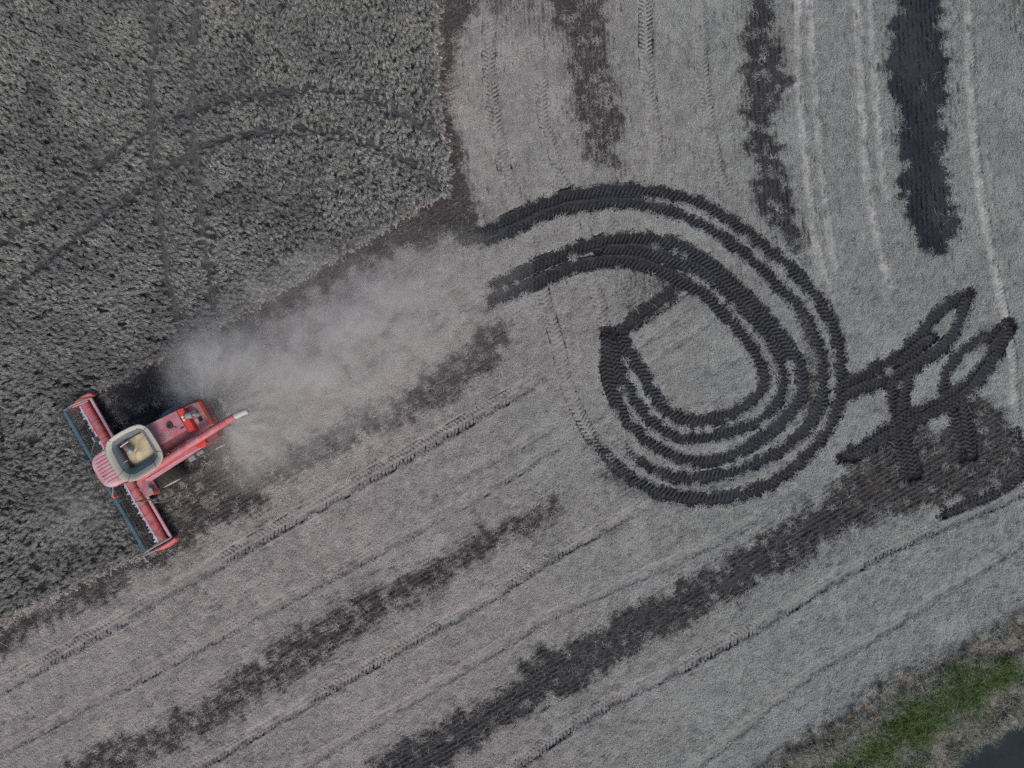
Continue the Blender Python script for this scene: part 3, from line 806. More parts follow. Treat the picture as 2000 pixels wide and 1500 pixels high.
RED = paint('red paint', (.44, .038, .048), (.52, .27, .28), .68)
REDB = paint('clean red paint', (.62, .022, .020), (.55, .20, .18), .25)
DECK = paint('dusty red deck', (.40, .045, .075), (.46, .28, .31), .75)
PINK = paint('faded red roof', (.50, .14, .18), (.55, .42, .44), .8)
CORAL = paint('orange red edging', (.72, .12, .07), (.60, .35, .30), .3)
MAROON = paint('dark red steel', (.20, .025, .035), (.30, .17, .17), .5)  # darker red for hull, feeder house and small fittings
TANV = paint('dust coated canvas', (.36, .34, .28), (.46, .435, .36), .8, .85, streak=1.6)
BLUEV = paint('blue grey canvas', (.085, .120, .155), (.24, .25, .24), .60, .85, streak=1.8)
TEAL = paint('teal reel tube', (.030, .105, .150), (.22, .26, .28), .35)
GREY = paint('grey steel', (.22, .24, .25), (.38, .36, .33), .55, .55, .3)
LGREY = paint('worn light steel', (.50, .48, .47), (.45, .42, .38), .5, .5, .3)
DARK = paint('dark steel', (.030, .034, .040), (.16, .15, .14), .45, .6)
BLACK = paint('black opening', (.012, .012, .013), (.05, .05, .05), .2, .8)
RUBBER = paint('tyre rubber', (.018, .018, .017), (.085, .078, .066), .45, .9)
STEELB = paint('bright knife guards', (.66, .72, .88), (.50, .52, .58), .3, .45, 0)
GLASS = paint('tinted cab glass', (.018, .024, .028), (.10, .10, .10), .3, .12, 0, .6)
CREAM = paint('cream decals', (.75, .66, .42), (.6, .5, .4), .2)
STEP = paint('worn dark steel', (.10, .11, .11), (.20, .19, .17), .5, .6, .2)
RIM = paint('wheel rim', (.42, .36, .27), (.40, .36, .30), .5)

HEAD = math.radians(210)
root = bpy.data.objects.new('combine_harvester', None)
root.location = (-18.341, -3.355, -.03)
root.rotation_euler = (0, 0, HEAD)
tag(root, 'red combine harvester with open grain tank cutting the standing wheat', 'combine harvester')
COL.objects.link(root)

class MB:
    def __init__(s): s.v = []; s.f = []; s.sm = []
    def add(s, v, f, smooth=False):
        n = len(s.v); s.v += [Vector(x) for x in v]; s.f += [tuple(i + n for i in q) for q in f]; s.sm += [smooth] * len(f); return s
    def box(s, x0, x1, y0, y1, z0, z1):
        v = [(x, y, z) for z in (z0, z1) for y in (y0, y1) for x in (x0, x1)]
        return s.add(v, [(0, 2, 3, 1), (4, 5, 7, 6), (0, 1, 5, 4), (2, 6, 7, 3), (0, 4, 6, 2), (1, 3, 7, 5)])
    def loft(s, rings, cap=True, smooth=False):
        n = len(rings[0]); v = [p for r in rings for p in r]; f = []
        for k in range(len(rings) - 1):
            for i in range(n):
                j = (i + 1) % n
                f.append((k * n + i, k * n + j, (k + 1) * n + j, (k + 1) * n + i))
        s.add(v, f, smooth)
        if cap:
            s.add(rings[0], [tuple(range(n))[::-1]]); s.add(rings[-1], [tuple(range(n))])
        return s
    def tube(s, pts, r, n=12, cap=True):
        pts = [Vector(p) for p in pts]; rs = r if isinstance(r, (list, tuple)) else [r] * len(pts); rings = []
        d0 = (pts[1] - pts[0]).normalized(); a = d0.orthogonal().normalized()
        for i, p in enumerate(pts):
            d = (pts[min(i + 1, len(pts) - 1)] - pts[max(i - 1, 0)]).normalized()
            a = (a - d * a.dot(d)).normalized(); b = d.cross(a)
            rings.append([p + (a * math.cos(t) + b * math.sin(t)) * rs[i] for t in [math.tau * k / n for k in range(n)]])
        return s.loft(rings, cap, True)
    def prism(s, poly, z0, z1):
        return s.loft([[(x, y, z0) for x, y in poly], [(x, y, z1) for x, y in poly]])
    def side(s, prof, y0, y1):
        return s.loft([[(x, y0, z) for x, z in prof], [(x, y1, z) for x, z in prof]])
    def build(s, name, m, parent=root, bevel=0):
        me = bpy.data.meshes.new(name); me.from_pydata([tuple(p) for p in s.v], [], s.f)
        me.polygons.foreach_set('use_smooth', s.sm)
        bm = bmesh.new(); bm.from_mesh(me); bmesh.ops.recalc_face_normals(bm, faces=bm.faces); bm.to_mesh(me); bm.free()
        me.materials.append(m)
        o = bpy.data.objects.new(name, me); o.parent = parent; COL.objects.link(o)
        if bevel:
            bv = o.modifiers.new('bevel', 'BEVEL'); bv.width = bevel; bv.segments = 2; bv.limit_method = 'ANGLE'
        return o

def superring(cx, cy, hx, hy, z, ex=3.6, n=40, skew=0, wob=0):
    out = []
    for k in range(n):
        t = math.tau * k / n; c, s_ = math.cos(t), math.sin(t)
        x = math.copysign(abs(c) ** (2 / ex), c) * hx; y = math.copysign(abs(s_) ** (2 / ex), s_) * hy
        w = 1 + wob * math.sin(5 * t + 1) + wob * .7 * math.sin(11 * t)
        out.append((cx + x * w + skew * y, cy + y * w, z))
    return out

# hull and decks
MB().side([(1.0, 1.0), (1.0, 2.55), (.9, 3.30), (-2.35, 3.20), (-3.3, 2.75), (-3.5, 1.9), (-3.2, 1.15), (-1.6, .75), (.2, .75)], -.98, .62).build('hull', MAROON, root, .03)
MB().side([(.95, 1.3), (.95, 2.7), (-2.3, 2.55), (-3.3, 2.3), (-3.3, 1.5), (-1.5, 1.2), (.2, 1.2)], .62, 1.12).build('side_panel', MAROON, root, .03)
MB().side([(.7, 1.25), (.7, 2.75), (-2.5, 2.65), (-3.3, 2.3), (-3.2, 1.5), (-1.5, 1.25)], -1.10, -.98).build('side_panel', RED, root, .02)
eng = MB().loft([[(-.75, -1.02, 3.06), (-2.52, -.90, 3.06), (-2.52, .20, 3.06), (-.75, .22, 3.06)],
                 [(-.75, -1.00, 3.36), (-2.52, -.88, 3.36), (-2.52, .18, 3.36), (-.75, .20, 3.36)]]).build('engine_deck', DECK, root, .025)
for k in range(6):
    MB().box(-1.75, -1.15, -.22 + k * .065, -.195 + k * .065, 3.362, 3.392).build('vent_slat', PINK, eng)
for k in range(4):
    MB().box(-1.20, -.98, -.86 + k * .06, -.84 + k * .06, 3.362, 3.385).build('vent_slat', LGREY, eng)
MB().tube([(-1.93, -.37, 3.3), (-1.93, -.37, 3.50)], .145, 18).build('exhaust_collar', DARK, eng)
MB().tube([(-1.93, -.37, 3.505), (-1.93, -.37, 3.52)], .10, 16).build('exhaust_mouth', BLACK, eng)
for x, y, r in ((-2.12, -.12, .05), (-2.06, -.20, .035)):
    MB().tube([(x, y, 3.36), (x, y, 3.43)], r, 10).build('filler_cap', LGREY, eng)
MB().box(-2.50, -2.30, -.02, .03, 3.362, 3.40).build('hinge', DARK, eng)
# engine cover, brighter red, and the rear deck
cov = MB().loft([[(-2.53, -.90, 2.98), (-2.92, -.84, 2.98), (-2.92, .38, 2.98), (-2.53, .38, 2.98)],
                 [(-2.53, -.90, 3.30), (-2.86, -.84, 3.30), (-2.86, .36, 3.30), (-2.53, .36, 3.30)]]).build('engine_cover', REDB, root, .03)
for y0, y1 in ((-.52, -.40), (-.36, -.25)):
    MB().box(-2.68, -2.58, y0, y1, 3.302, 3.325).build('warning_decal', CREAM, cov)
for y in (.22, -.70):
    MB().tube([(-2.70, y, 3.30), (-2.70, y, 3.335)], .025, 8).build('bolt', LGREY, cov)
rear = MB().side([(-2.93, 2.7), (-2.93, 3.06), (-3.46, 2.96), (-3.46, 2.5)], -.80, .50).build('rear_hood', DECK, root, .03)
MB().tube([(-2.86, -.40, 3.42), (-3.16, -.30, 3.42)], .165, 18).build('air_intake', GREY, root)
MB().tube([(-2.845, -.405, 3.42), (-2.865, -.398, 3.42)], .185, 18).build('intake_cap', DARK, root)
MB().tube([(-3.16, -.30, 3.42), (-3.26, -.26, 3.36), (-3.28, -.25, 3.0)], .09, 12).build('intake_pipe', GREY, root)
MB().box(-3.36, -3.14, -.12, .12, 3.0, 3.022).build('rear_opening', BLACK, root)
MB().box(-3.13, -2.98, -.10, .16, 3.02, 3.07).build('service_lid', PINK, root, .01)
MB().box(-3.54, -3.46, -.82, .52, 2.62, 3.03).build('rear_edge', CORAL, root, .02)
for a, b_ in (((-3.46, -.78, 3.25), (-3.46, .48, 3.25)), ((-3.46, -.78, 3.0), (-3.46, -.78, 3.25)), ((-3.46, .48, 3.0), (-3.46, .48, 3.25)), ((-2.95, -.82, 3.25), (-3.46, -.78, 3.25)), ((-2.95, -.82, 3.0), (-2.95, -.82, 3.25))):
    MB().tube([a, b_], .016, 8).build('handrail', GREY)
# walkway on the left side of the engine
wk = MB().box(-2.55, -.7, .24, .78, 2.70, 2.76).build('walkway', DECK, root, .01)
MB().box(-2.50, -2.0, .30, .72, 2.76, 2.92).build('tool_box', PINK, root, .02)
MB().box(-2.78, -2.58, .25, .50, 2.85, 2.90).build('step_opening', BLACK)
MB().tube([(-.95, .72, 2.76), (-.95, .72, 2.95)], .05, 10).build('work_light', LGREY)
# rotary air screen bulging on the right side
MB().tube([(-1.75, -1.10, 2.0), (-1.75, -1.24, 2.0), (-1.75, -1.32, 2.0)], [.62, .60, .48], 28).build('air_screen', TEAL)
# chopper and spreaders at the back
MB().side([(-3.1, .9), (-3.1, 1.8), (-3.55, 1.6), (-3.75, 1.0)], -.85, .75).build('straw_chopper', DARK, root, .03)
for y in (-.45, .42):
    sp = MB().tube([(-3.72, y, 1.02), (-3.72, y, 1.10)], .36, 24).build('spreader_disc', GREY)
    for k in range(4):
        a = k * math.pi / 2 + .4
        MB().tube([(-3.72, y, 1.125), (-3.72 + .33 * math.cos(a), y + .33 * math.sin(a), 1.125)], .02, 6).build('spreader_paddle', DARK, sp)
# unloading auger folded back along the left side
aug = MB().tube([(.75, 1.10, 3.30), (.45, 1.10, 3.50), (.1, 1.09, 3.58), (-2.6, .93, 3.62), (-5.0, .86, 3.70)], [.19, .19, .185, .18, .165], 18).build('unloading_auger', RED)
MB().tube([(-4.98, .86, 3.70), (-5.02, .86, 3.70)], .19, 18).build('collar', MAROON, aug)
MB().loft([[(-5.0, .86 + .17 * math.cos(t), 3.70 + .17 * math.sin(t)) for t in [math.tau * k / 14 for k in range(14)]],
           [(-5.35, .87 + .17 * math.cos(t), 3.66 + .16 * math.sin(t)) for t in [math.tau * k / 14 for k in range(14)]],
           [(-5.64, .90 + .15 * math.cos(t), 3.50 + .15 * math.sin(t)) for t in [math.tau * k / 14 for k in range(14)]]], True, True).build('spout', LGREY, aug)
for x in (-.8, -1.9, -3.2, -4.1):
    yy = 1.04 + (x) * .042
    MB().tube([(x, yy, 3.61), (x - .05, yy - .002, 3.612)], .20, 18).build('flange', RED, aug)
MB().side([(.72, 2.62), (.72, 3.22), (-1.2, 3.22), (-2.75, 3.10), (-2.75, 2.75)], 1.06, 1.20).build('auger_fascia', RED, root, .02)
MB().loft([[(.70, 1.24, 2.45), (-2.6, 1.16, 2.55), (-2.6, 1.22, 2.55), (.70, 1.38, 2.45)], [(.70, 1.24, 2.95), (-2.6, 1.16, 2.88), (-2.6, 1.20, 2.88), (.70, 1.32, 2.95)]]).build('side_skirt', PINK, root, .015)
MB().box(-2.95, -2.45, .92, 1.24, 2.85, 3.20).build('auger_cradle', REDB, root, .03)
MB().box(-1.55, -1.20, 1.22, 1.46, 1.75, 1.95).build('battery_box', GREY, root, .02)
MB().box(-2.0, -1.62, 1.20, 1.36, 1.62, 1.80).build('toolbox', GREY, root, .02)

# grain tank with its flared canvas extension
ext = MB().loft([superring(-.06, -.04, .86, .86, 3.20, 6), superring(-.08, -.01, 1.02, 1.02, 3.62, 4.6), superring(-.10, .03, 1.22, 1.20, 4.10, 3.4, wob=.006), superring(-.10, .03, 1.235, 1.215, 4.145, 3.4, wob=.006),
                 superring(-.10, .03, 1.20, 1.18, 4.165, 3.4, wob=.006), superring(-.09, .0, 1.05, 1.04, 4.05, 3.7, wob=.012), superring(-.07, -.05, .96, .96, 3.96, 4, wob=.014)], False, True).build('tank_extension', TANV)
for k in (2, 6, 12, 18, 23, 27, 33, 37):
    a = superring(-.10, .03, 1.205, 1.185, 4.172, 3.4)[k]; b_ = superring(-.06, -.08, .90, .90, 3.91, 4.4)[k]
    MB().tube([a, tuple((p + q) / 2 + (0, 0, .012)[i] for i, (p, q) in enumerate(zip(a, b_))), b_], .011, 6).build('seam_cord', DARK, ext)
MB().loft([superring(-.07, -.05, .965, .965, 3.965, 4, wob=.014), superring(-.04, -.10, .83, .84, 3.80, 5), superring(.0, -.15, .71, .72, 3.62, 9), superring(.02, -.16, .69, .69, 3.56, 12)], False, True).build('hopper_lining', BLUEV)
MB().loft([superring(.02, -.16, .69, .69, 3.56, 12), superring(.02, -.16, .68, .68, 3.10, 12)], False, True).build('hopper_wall', DARK)
# filling auger head inside the tank
fa = MB().tube([(.42, -.72, 3.1), (.30, -.42, 3.72), (.22, -.22, 3.74)], [.13, .13, .10], 14).build('filling_auger', GREY)
MB().tube([(.24, -.27, 3.75), (.17, -.10, 3.70)], [.11, .15], 12).build('auger_mouth', LGREY, fa)
MB().tube([(.50, -.62, 3.80), (.02, -.66, 3.82)], .035, 8).build('cross_brace', LGREY, fa)
for x, y in ((-.62, .18), (-.66, -.40), (.62, .1)):
    MB().tube([(x * .95, y, 3.66), (x * 1.25, y * 1.06, 3.80)], .018, 6).build('tank_stay', LGREY, ext)

# cab
MB().loft([[(2.10, -.72, 1.75), (2.10, .72, 1.75), (.95, .85, 1.75), (.95, -.85, 1.75)], [(2.22, -.70, 3.40), (2.22, .70, 3.40), (.90, .88, 3.40), (.90, -.88, 3.40)]]).build('cab', GLASS, root, .05)
for x, y in ((2.14, .71), (2.14, -.71), (.95, .87), (.95, -.87)):
    MB().tube([(x, y, 1.75), (x + .07 * (x > 1.5), y, 3.42)], .045, 8).build('cab_pillar', DARK)
def roofring(s, z, grow=0):
    pts = []
    for k in range(13):
        t = math.pi * (k / 12 - .5)
        pts.append((1.45 + (.86 + grow) * s * abs(math.cos(t)) ** .62, (.93 + grow) * s * math.copysign(abs(math.sin(t)) ** .62, math.sin(t)) - .04, z))
    return pts + [(.80, 1.02 * s - .02, z), (.80, -1.02 * s - .04, z)]
roof = MB().loft([roofring(.96, 3.42), roofring(1.0, 3.48), roofring(1.0, 3.60), roofring(.93, 3.68), roofring(.86, 3.70)]).build('cab_roof', PINK, root, .02)
for k in range(8):
    y = -.66 + k * .175
    xe = 1.45 + .66 * math.sqrt(max(.05, 1 - (abs(y + .04) / .95) ** 2.6))
    MB().loft([[(.95, y - .032, 3.69), (xe, y - .022, 3.69), (xe, y + .022, 3.69), (.95, y + .032, 3.69)], [(.95, y - .018, 3.735), (xe - .05, y - .012, 3.735), (xe - .05, y + .012, 3.735), (.95, y + .018, 3.735)]]).build('rib', DECK, roof)
MB().tube([(2.02, .26, 3.66), (2.02, .26, 3.78)], .05, 10).build('beacon', LGREY, roof)
MB().loft([roofring(1.0, 3.40, .02), roofring(1.0, 3.47, .03)]).build('roof_rim', RED, roof)
# mirrors on their arms
ma = MB().tube([(2.0, -.85, 3.2), (2.35, -1.2, 3.0), (2.0, -1.75, 2.8)], .022, 8).build('mirror_arm', GREY)
MB().box(1.92, 1.98, -1.92, -1.66, 2.5, 2.95).build('mirror', LGREY, ma, .01)
ma = MB().tube([(2.15, .8, 3.2), (2.45, 1.15, 3.05)], .022, 8).build('mirror_arm', GREY)
MB().box(2.40, 2.48, 1.10, 1.28, 2.75, 3.1).build('mirror', CORAL, ma, .01)
# platform, rail and ladder on the left
MB().box(.95, 1.75, 1.00, 1.92, 1.80, 1.90).build('platform', DECK, root, .015)
MB().box(1.02, 1.30, 1.62, 1.90, 1.90, 2.25).build('fuse_box', GREY, root, .02)
MB().box(.92, 1.0, 1.86, 2.04, 1.85, 2.5).build('marker_plate', CORAL, root, .01)
lad = MB().tube([(1.75, 2.0, 2.5), (1.72, 2.05, 1.85), (1.10, 2.30, 1.6), (.45, 2.42, 1.5)], .04, 8).build('ladder', STEP)
MB().tube([(1.60, 2.28, 1.95), (1.05, 2.55, 1.65), (.40, 2.58, 1.55)], .025, 8).build('ladder_rail', STEP, lad)
for k in range(4):
    t = k / 4 + .1; MB().box(.45 + 1.15 * t - .09, .45 + 1.15 * t + .09, 2.16, 2.46 - .1 * t, 1.52 + .35 * t, 1.56 + .35 * t).build('ladder_step', STEP, lad)
MB().tube([(1.85, 1.95, 1.9), (1.85, 1.95, 2.8)], .05, 10).build('grab_post', LGREY)

# wheels
def wheel(x, y, r, w, lugs):
    wl_ = bpy.data.objects.new('wheel', None); wl_.location = (x, y, r); wl_.parent = root; COL.objects.link(wl_)
    prof = [(.60 * r, -w / 2), (.80 * r, -w / 2 * 1.04), (.93 * r, -w / 2 * .98), (.965 * r, -w / 2 * .72), (.975 * r, 0), (.965 * r, w / 2 * .72), (.93 * r, w / 2 * .98), (.80 * r, w / 2 * 1.04), (.60 * r, w / 2)]
    n = 40
    rings = [[(q * math.cos(math.tau * k / n), yy, q * math.sin(math.tau * k / n)) for k in range(n)] for q, yy in prof]
    mb = MB().loft(rings, False, True)
    for k in range(lugs):          # slanted lug bars, alternately left and right
        sgn = 1 if k % 2 else -1
        a0 = math.tau * k / lugs; v = []
        for j, (yy, da) in enumerate(((.02, 0), (.5, .12))):
            for rr in (.955, 1.0):
                for dd in (-.030, .030):
                    a = a0 + da * 1.0 + dd; q = rr * r * (1 if j == 0 else .985)
                    v.append((q * math.cos(a), sgn * yy * w * .97, q * math.sin(a)))
        mb.add(v, [(0, 1, 3, 2), (4, 6, 7, 5), (0, 2, 6, 4), (1, 5, 7, 3), (2, 3, 7, 6), (0, 4, 5, 1)])
    mb.build('tyre', RUBBER, wl_)
    rp = [(.16 * r, -.18 * w), (.40 * r, -.16 * w), (.55 * r, -.40 * w), (.61 * r, -.46 * w), (.61 * r, .46 * w), (.55 * r, .40 * w), (.40 * r, .16 * w), (.16 * r, .18 * w), (.05 * r, .25 * w)]
    MB().loft([[(q * math.cos(math.tau * k / 24), yy, q * math.sin(math.tau * k / 24)) for k in range(24)] for q, yy in rp], True, True).build('rim', RIM, wl_)
for s in (-1, 1):
    wheel(.68, s * 1.50 - .02, .88, .70, 40)
    wheel(-2.35, s * 1.14 + .02, .60, .46, 32)
MB().tube([(.68, -1.2, .88), (.68, 1.2, .88)], .14, 12).build('front_axle', DARK)
MB().tube([(-2.35, -1.0, .60), (-2.35, 1.0, .60)], .10, 12).build('rear_axle', DARK)

# feeder house and cutting table
MB().side([(.95, 1.1), (.95, 1.75), (2.15, 1.05), (2.15, .45)], -.72, .72).build('feeder_house', MAROON, root, .03)
HW = 4.30
hd = MB().side([(2.55, .20), (2.18, .74), (2.28, .74), (2.42, .36), (2.62, .25), (3.05, .24), (3.14, .20)], -HW, HW).build('header', RED, root)
MB().box(2.12, 2.27, -HW, HW, .74, .87).build('back_beam', PINK, hd, .03)
MB().tube([(2.76, -HW + .02, .53), (2.76, HW - .02, .53)], .24, 24).build('table_auger', RED, hd)
for k in range(-3, 4):
    if k:
        MB().tube([(2.76, k * 1.05 - .010, .53), (2.76, k * 1.05 + .010, .53)], .25, 24).build('auger_joint', MAROON, hd)
def flight(sgn):
    v, f = [], []
    n = 150
    for k in range(n):
        t = k / (n - 1); a = sgn * t * math.tau * 6.5; y = sgn * (HW - .05 - t * 3.3)
        for r in (.23, .262): v.append((2.76 + r * math.cos(a), y, .53 + r * math.sin(a)))
    for k in range(n - 1): f.append((2 * k, 2 * k + 1, 2 * k + 3, 2 * k + 2))
    return MB().add(v, f, True)
for s in (-1, 1): flight(s).build('auger_flighting', DECK, hd)
kb = MB().box(3.04, 3.20, -HW, HW, .27, .40).build('knife_bar', STEELB, hd)
n = 44
for k in range(n):
    y = -HW + .1 + (2 * HW - .2) * k / (n - 1); g = .10 if k % 3 else .16
    MB().loft([[(3.18, y - .075, .27), (3.18, y + .075, .27), (3.18, y + .075, .41), (3.18, y - .075, .41)], [(3.22 + g, y - .03, .27), (3.22 + g, y + .03, .27), (3.22 + g, y + .03, .32), (3.22 + g, y - .03, .32)]]).build('knife_guard', STEELB if k % 4 else MAROON, hd)
for y in (-2.72, 2.55):
    MB().box(2.86, 2.98, y - .07, y + .07, .62, .82).build('reflector', CORAL, hd, .01)
for y in (-1.36, 1.30):
    MB().tube([(2.20, y, .86), (2.20, y, 1.02)], .06, 10).build('hose_coupling', LGREY, hd)
# end dividers with pointed noses
for s in (-1, 1):
    yo = s * (HW + .02)
    rings = []
    for x, w, z0, z1 in ((2.0, .16, .35, .92), (2.12, .30, .28, 1.00), (2.6, .34, .16, .98), (3.0, .30, .14, .86), (3.35, .20, .12, .62), (3.75, .07, .12, .34), (3.92, .02, .14, .20)):
        zc = (z0 + z1) / 2; hz = (z1 - z0) / 2
        rings.append([(x, yo + s * (w / 2 + math.cos(t) * w / 2), zc + math.sin(t) * hz) for t in [math.tau * k / 14 for k in range(14)]])
    dv = MB().loft(rings, True, True).build('end_divider', RED, hd)
    MB().tube([(2.3, yo + s * .17, .96), (2.95, yo + s * .17, .84)], .055, 10).build('divider_trim', CORAL, dv)
    MB().tube([(3.45, yo + s * .12, .58), (4.15, yo + s * .06, .30)], .028, 8).build('divider_rod', LGREY, dv)
# reel
RX, RZ, RR = 3.50, 1.22, .52
MB().tube([(RX, -HW + .12, RZ), (RX, HW - .12, RZ)], .105, 16).build('reel_tube', TEAL, hd)
for k in range(6):
    a = math.tau * k / 6 + .35; bx, bz = RX + RR * math.cos(a), RZ + RR * math.sin(a)
    mb = MB().tube([(bx, -HW + .12, bz), (bx, HW - .12, bz)], .020, 8)
    for j in range(58):
        y = -HW + .2 + (2 * HW - .4) * j / 57
        mb.tube([(bx, y, bz), (bx - .05, y, bz - .22)], .006, 4)
    mb.build('reel_bat', DARK, hd)
for y in (-HW + .14, -2.1, 0, 2.1, HW - .14):
    mb = MB()
    for k in range(6):
        a = math.tau * k / 6 + .35
        mb.tube([(RX, y, RZ), (RX + RR * math.cos(a), y, RZ + RR * math.sin(a))], .016, 6)
        a2 = a + math.tau / 6
        mb.tube([(RX + RR * .75 * math.cos(a), y, RZ + RR * .75 * math.sin(a)), (RX + RR * .75 * math.cos(a2), y, RZ + RR * .75 * math.sin(a2))], .010, 6)
    mb.build('reel_spider', DARK, hd)
for s in (-1, 1):
    MB().tube([(2.20, s * (HW - .02), .92), (2.9, s * (HW - .02), 1.38), (RX + .05, s * (HW - .02), RZ)], .045, 8).build('reel_arm', GREY, hd)
    MB().tube([(2.35, s * (HW - .10), .9), (3.0, s * (HW - .10), 1.30)], .030, 8).build('lift_ram', LGREY, hd)

# grain in the tank
rg = 26; v = []; f = []
for j in range(rg):
    for i in range(rg):
        x = -.64 + 1.32 * i / (rg - 1); y = -.82 + 1.32 * j / (rg - 1)
        d = math.hypot(x - .05, y + .02)
        z = 3.50 - .24 * d + .03 * float(vnoise(x * 5 + 9, y * 5 + 9, 3)) - .16 * max(0, x - .25) + .10 * math.exp(-((d / .18) ** 2)) - .09 * math.exp(-(math.hypot(x - .12, y + .12) / .09) ** 2)
        v.append((x, y, z))
for j in range(rg - 1):
    for i in range(rg - 1): f.append((j * rg + i, j * rg + i + 1, (j + 1) * rg + i + 1, (j + 1) * rg + i))
m, nt, b = mat('wheat grain')
tc = nd(nt, 'ShaderNodeTexCoord').outputs['Object']
n2 = noise(nt, 60, 3, .7, tc); n1 = noise(nt, 3.5, 3, .6, tc)
nt.links.new(mixc(nt, ramp(nt, n1, .35, .7), mixc(nt, n2, (.42, .34, .19), (.56, .47, .29)), mixc(nt, n2, (.58, .49, .31), (.70, .62, .45))), b.inputs['Base Color'])
b.inputs['Roughness'].default_value = .8
bp = nd(nt, 'ShaderNodeBump'); bp.inputs['Strength'].default_value = .5; bp.inputs['Distance'].default_value = .01
nt.links.new(n2, bp.inputs['Height']); nt.links.new(bp.outputs[0], b.inputs['Normal'])
gm = MB().add(v, f, True).build('grain_heap', m, None)
gm.matrix_world = Matrix.Translation(root.location) @ Matrix.Rotation(HEAD, 4, 'Z')
tag(gm, 'heap of pale golden wheat grain inside the open tank', 'grain', 'stuff')

# ------------------------------------------------------------------ dust and chaff blown out behind
def L2W(x, y, z=0):
    c, s = math.cos(HEAD), math.sin(HEAD)
    return (root.location.x + c * x - s * y, root.location.y + s * x + c * y, z)
m, nt, b = mat('harvest dust')
nt.nodes.remove(b)
out = nt.nodes['Material Output']
geo = nd(nt, 'ShaderNodeTexCoord').outputs['Object']
BL = [  # centre, radii along heading / across / up, density
    (P(428, 712), 2.0, 1.3, 1.3, .60), (P(404, 768), 1.0, .8, .9, .62), (P(520, 745), 2.8, 1.8, 1.3, .34), (P(640, 690), 4.2, 2.1, 1.4, .21), (P(790, 620), 5.0, 2.8, 1.5, .11),
    (P(486, 838), 1.2, .9, 1.0, .74), (P(520, 885), 1.6, 1.2, 1.0, .30), (P(560, 540), 4.0, 1.3, 1.5, .075), (P(660, 810), 4.5, 2.2, 1.4, .085)]
tot = None
for (cx, cy), ra, rb, rz, den in BL:
    mp = nd(nt, 'ShaderNodeMapping'); mp.vector_type = 'TEXTURE'
    mp.inputs['Location'].default_value = (cx, cy, .9); mp.inputs['Rotation'].default_value = (0, 0, HEAD); mp.inputs['Scale'].default_value = (ra, rb, rz)
    nt.links.new(geo, mp.inputs[0])
    ln = nd(nt, 'ShaderNodeVectorMath', operation='LENGTH'); nt.links.new(mp.outputs[0], ln.inputs[0])
    g = mth(nt, 'POWER', math.e, mth(nt, 'MULTIPLY', mth(nt, 'MULTIPLY', ln.outputs['Value'], ln.outputs['Value']), -1.1))
    g = mth(nt, 'MULTIPLY', g, den)
    tot = g if tot is None else mth(nt, 'ADD', tot, g)
# streaks fanning out of the spreader
sx, sy, _ = L2W(-3.3, .1)
mp = nd(nt, 'ShaderNodeMapping'); mp.vector_type = 'TEXTURE'; mp.inputs['Location'].default_value = (sx, sy, 1.0); mp.inputs['Rotation'].default_value = (0, 0, HEAD + math.pi)
nt.links.new(geo, mp.inputs[0])
sp = nd(nt, 'ShaderNodeSeparateXYZ'); nt.links.new(mp.outputs[0], sp.inputs[0])
an = mth(nt, 'ARCTAN2', sp.outputs[1], sp.outputs[0])
ln = nd(nt, 'ShaderNodeVectorMath', operation='LENGTH'); nt.links.new(mp.outputs[0], ln.inputs[0])
cb = nd(nt, 'ShaderNodeCombineXYZ'); nt.links.new(mth(nt, 'MULTIPLY', an, 3.6), cb.inputs[0]); nt.links.new(mth(nt, 'MULTIPLY', ln.outputs['Value'], .55), cb.inputs[1]); nt.links.new(mth(nt, 'MULTIPLY', sp.outputs[2], .6), cb.inputs[2])
ns = noise(nt, 1.6, 4, .65, cb.outputs[0], .4)
nf = noise(nt, .75, 6, .64, geo, .9)
k1 = ramp(nt, ns, .42, .70); k2 = ramp(nt, nf, .40, .66)
near = ramp(nt, ln.outputs['Value'], 6.0, 2.0)
k = mth(nt, 'ADD', mth(nt, 'MULTIPLY', k1, near), mth(nt, 'MULTIPLY', k2, mth(nt, 'SUBTRACT', 1.15, near)))
den = mth(nt, 'MULTIPLY', tot, mth(nt, 'ADD', mth(nt, 'MULTIPLY', k, 4.0), .18))
vol = nd(nt, 'ShaderNodeVolumePrincipled')
vol.inputs['Color'].default_value = (.93, .90, .86, 1)
nt.links.new(den, vol.inputs['Density'])
nt.links.new(vol.outputs[0], out.inputs['Volume'])
q = [P(352, 640), P(352, 960), P(700, 960), P(1040, 760), P(1040, 470), P(700, 440)]
mb = MB().loft([[(x, y, .02) for x, y in q], [(x, y, 3.4) for x, y in q]])
dc = mb.build('dust_cloud', m, None)
tag(dc, 'pale dust and chaff cloud blown out behind the combine', 'dust', 'stuff')

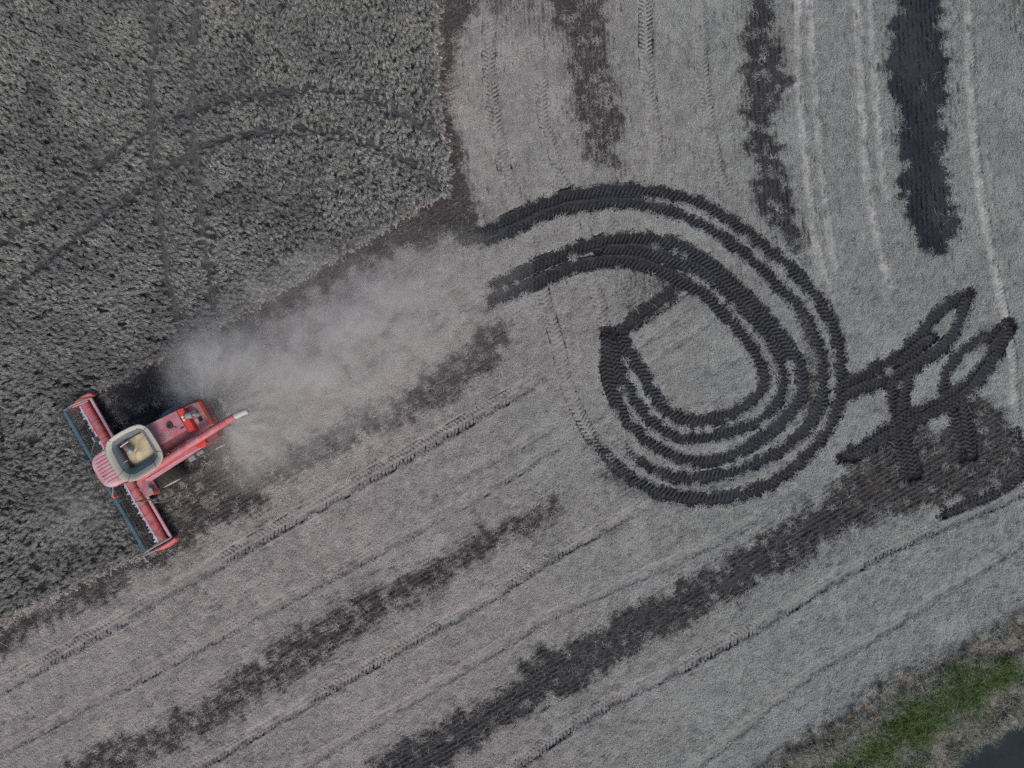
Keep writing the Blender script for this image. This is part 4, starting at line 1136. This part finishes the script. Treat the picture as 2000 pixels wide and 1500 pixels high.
# a fainter veil in front of the cutting table
m2 = m.copy(); m2.name = 'thin dust'
nt2 = m2.node_tree
v2 = [q for q in nt2.nodes if q.type == 'PRINCIPLED_VOLUME'][0]
for l in list(v2.inputs['Density'].links): nt2.links.remove(l)
tc2 = nd(nt2, 'ShaderNodeTexCoord').outputs['Object']
cx, cy = P(178, 985)
mp2 = nd(nt2, 'ShaderNodeMapping'); mp2.vector_type = 'TEXTURE'
mp2.inputs['Location'].default_value = (cx, cy, 1.0); mp2.inputs['Rotation'].default_value = (0, 0, HEAD); mp2.inputs['Scale'].default_value = (1.7, 1.5, .9)
nt2.links.new(tc2, mp2.inputs[0])
ln2 = nd(nt2, 'ShaderNodeVectorMath', operation='LENGTH'); nt2.links.new(mp2.outputs[0], ln2.inputs[0])
g2 = mth(nt2, 'POWER', math.e, mth(nt2, 'MULTIPLY', mth(nt2, 'MULTIPLY', ln2.outputs['Value'], ln2.outputs['Value']), -1.2))
nt2.links.new(mth(nt2, 'MULTIPLY', mth(nt2, 'MULTIPLY', g2, ramp(nt2, noise(nt2, .9, 4, .6, tc2), .35, .65)), .30), v2.inputs['Density'])
q = [(cx + 3.2 * math.cos(t), cy + 2.8 * math.sin(t)) for t in [math.tau * k / 12 for k in range(12)]]
dv2 = MB().loft([[(x, y, .05) for x, y in q], [(x, y, 2.6) for x, y in q]]).build('dust_cloud', m2, None)
tag(dv2, 'thin veil of dust over the wheat before the cutting table', 'dust', 'stuff')

n = 5200
r = np.abs(RNG.normal(0, 2.6, n)) + .25; a = RNG.normal(0, .95, n)
lx = -3.7 - r * np.cos(a); ly = .05 + r * np.sin(a) - .25 * r
lz = np.clip(1.0 + RNG.normal(0, .3, n) - .09 * r ** 2 + RNG.random(n) * .35 * r, .05, 3)
c, s = math.cos(HEAD), math.sin(HEAD)
FV = [proto('chaff', *loose(3), M_STRAW) for _ in range(3)]
o = scatter('flying_chaff', np.stack([root.location.x + c * lx - s * ly, root.location.y + s * lx + c * ly, lz], 1), RNG.uniform(0, 6.28, (n, 3)),
            np.repeat(RNG.uniform(.12, .45, n)[:, None], 3, 1), FV, M_STRAW, RNG.uniform(0, .8, n))
tag(o, 'flying chaff and straw bits thrown behind the combine', 'chaff')
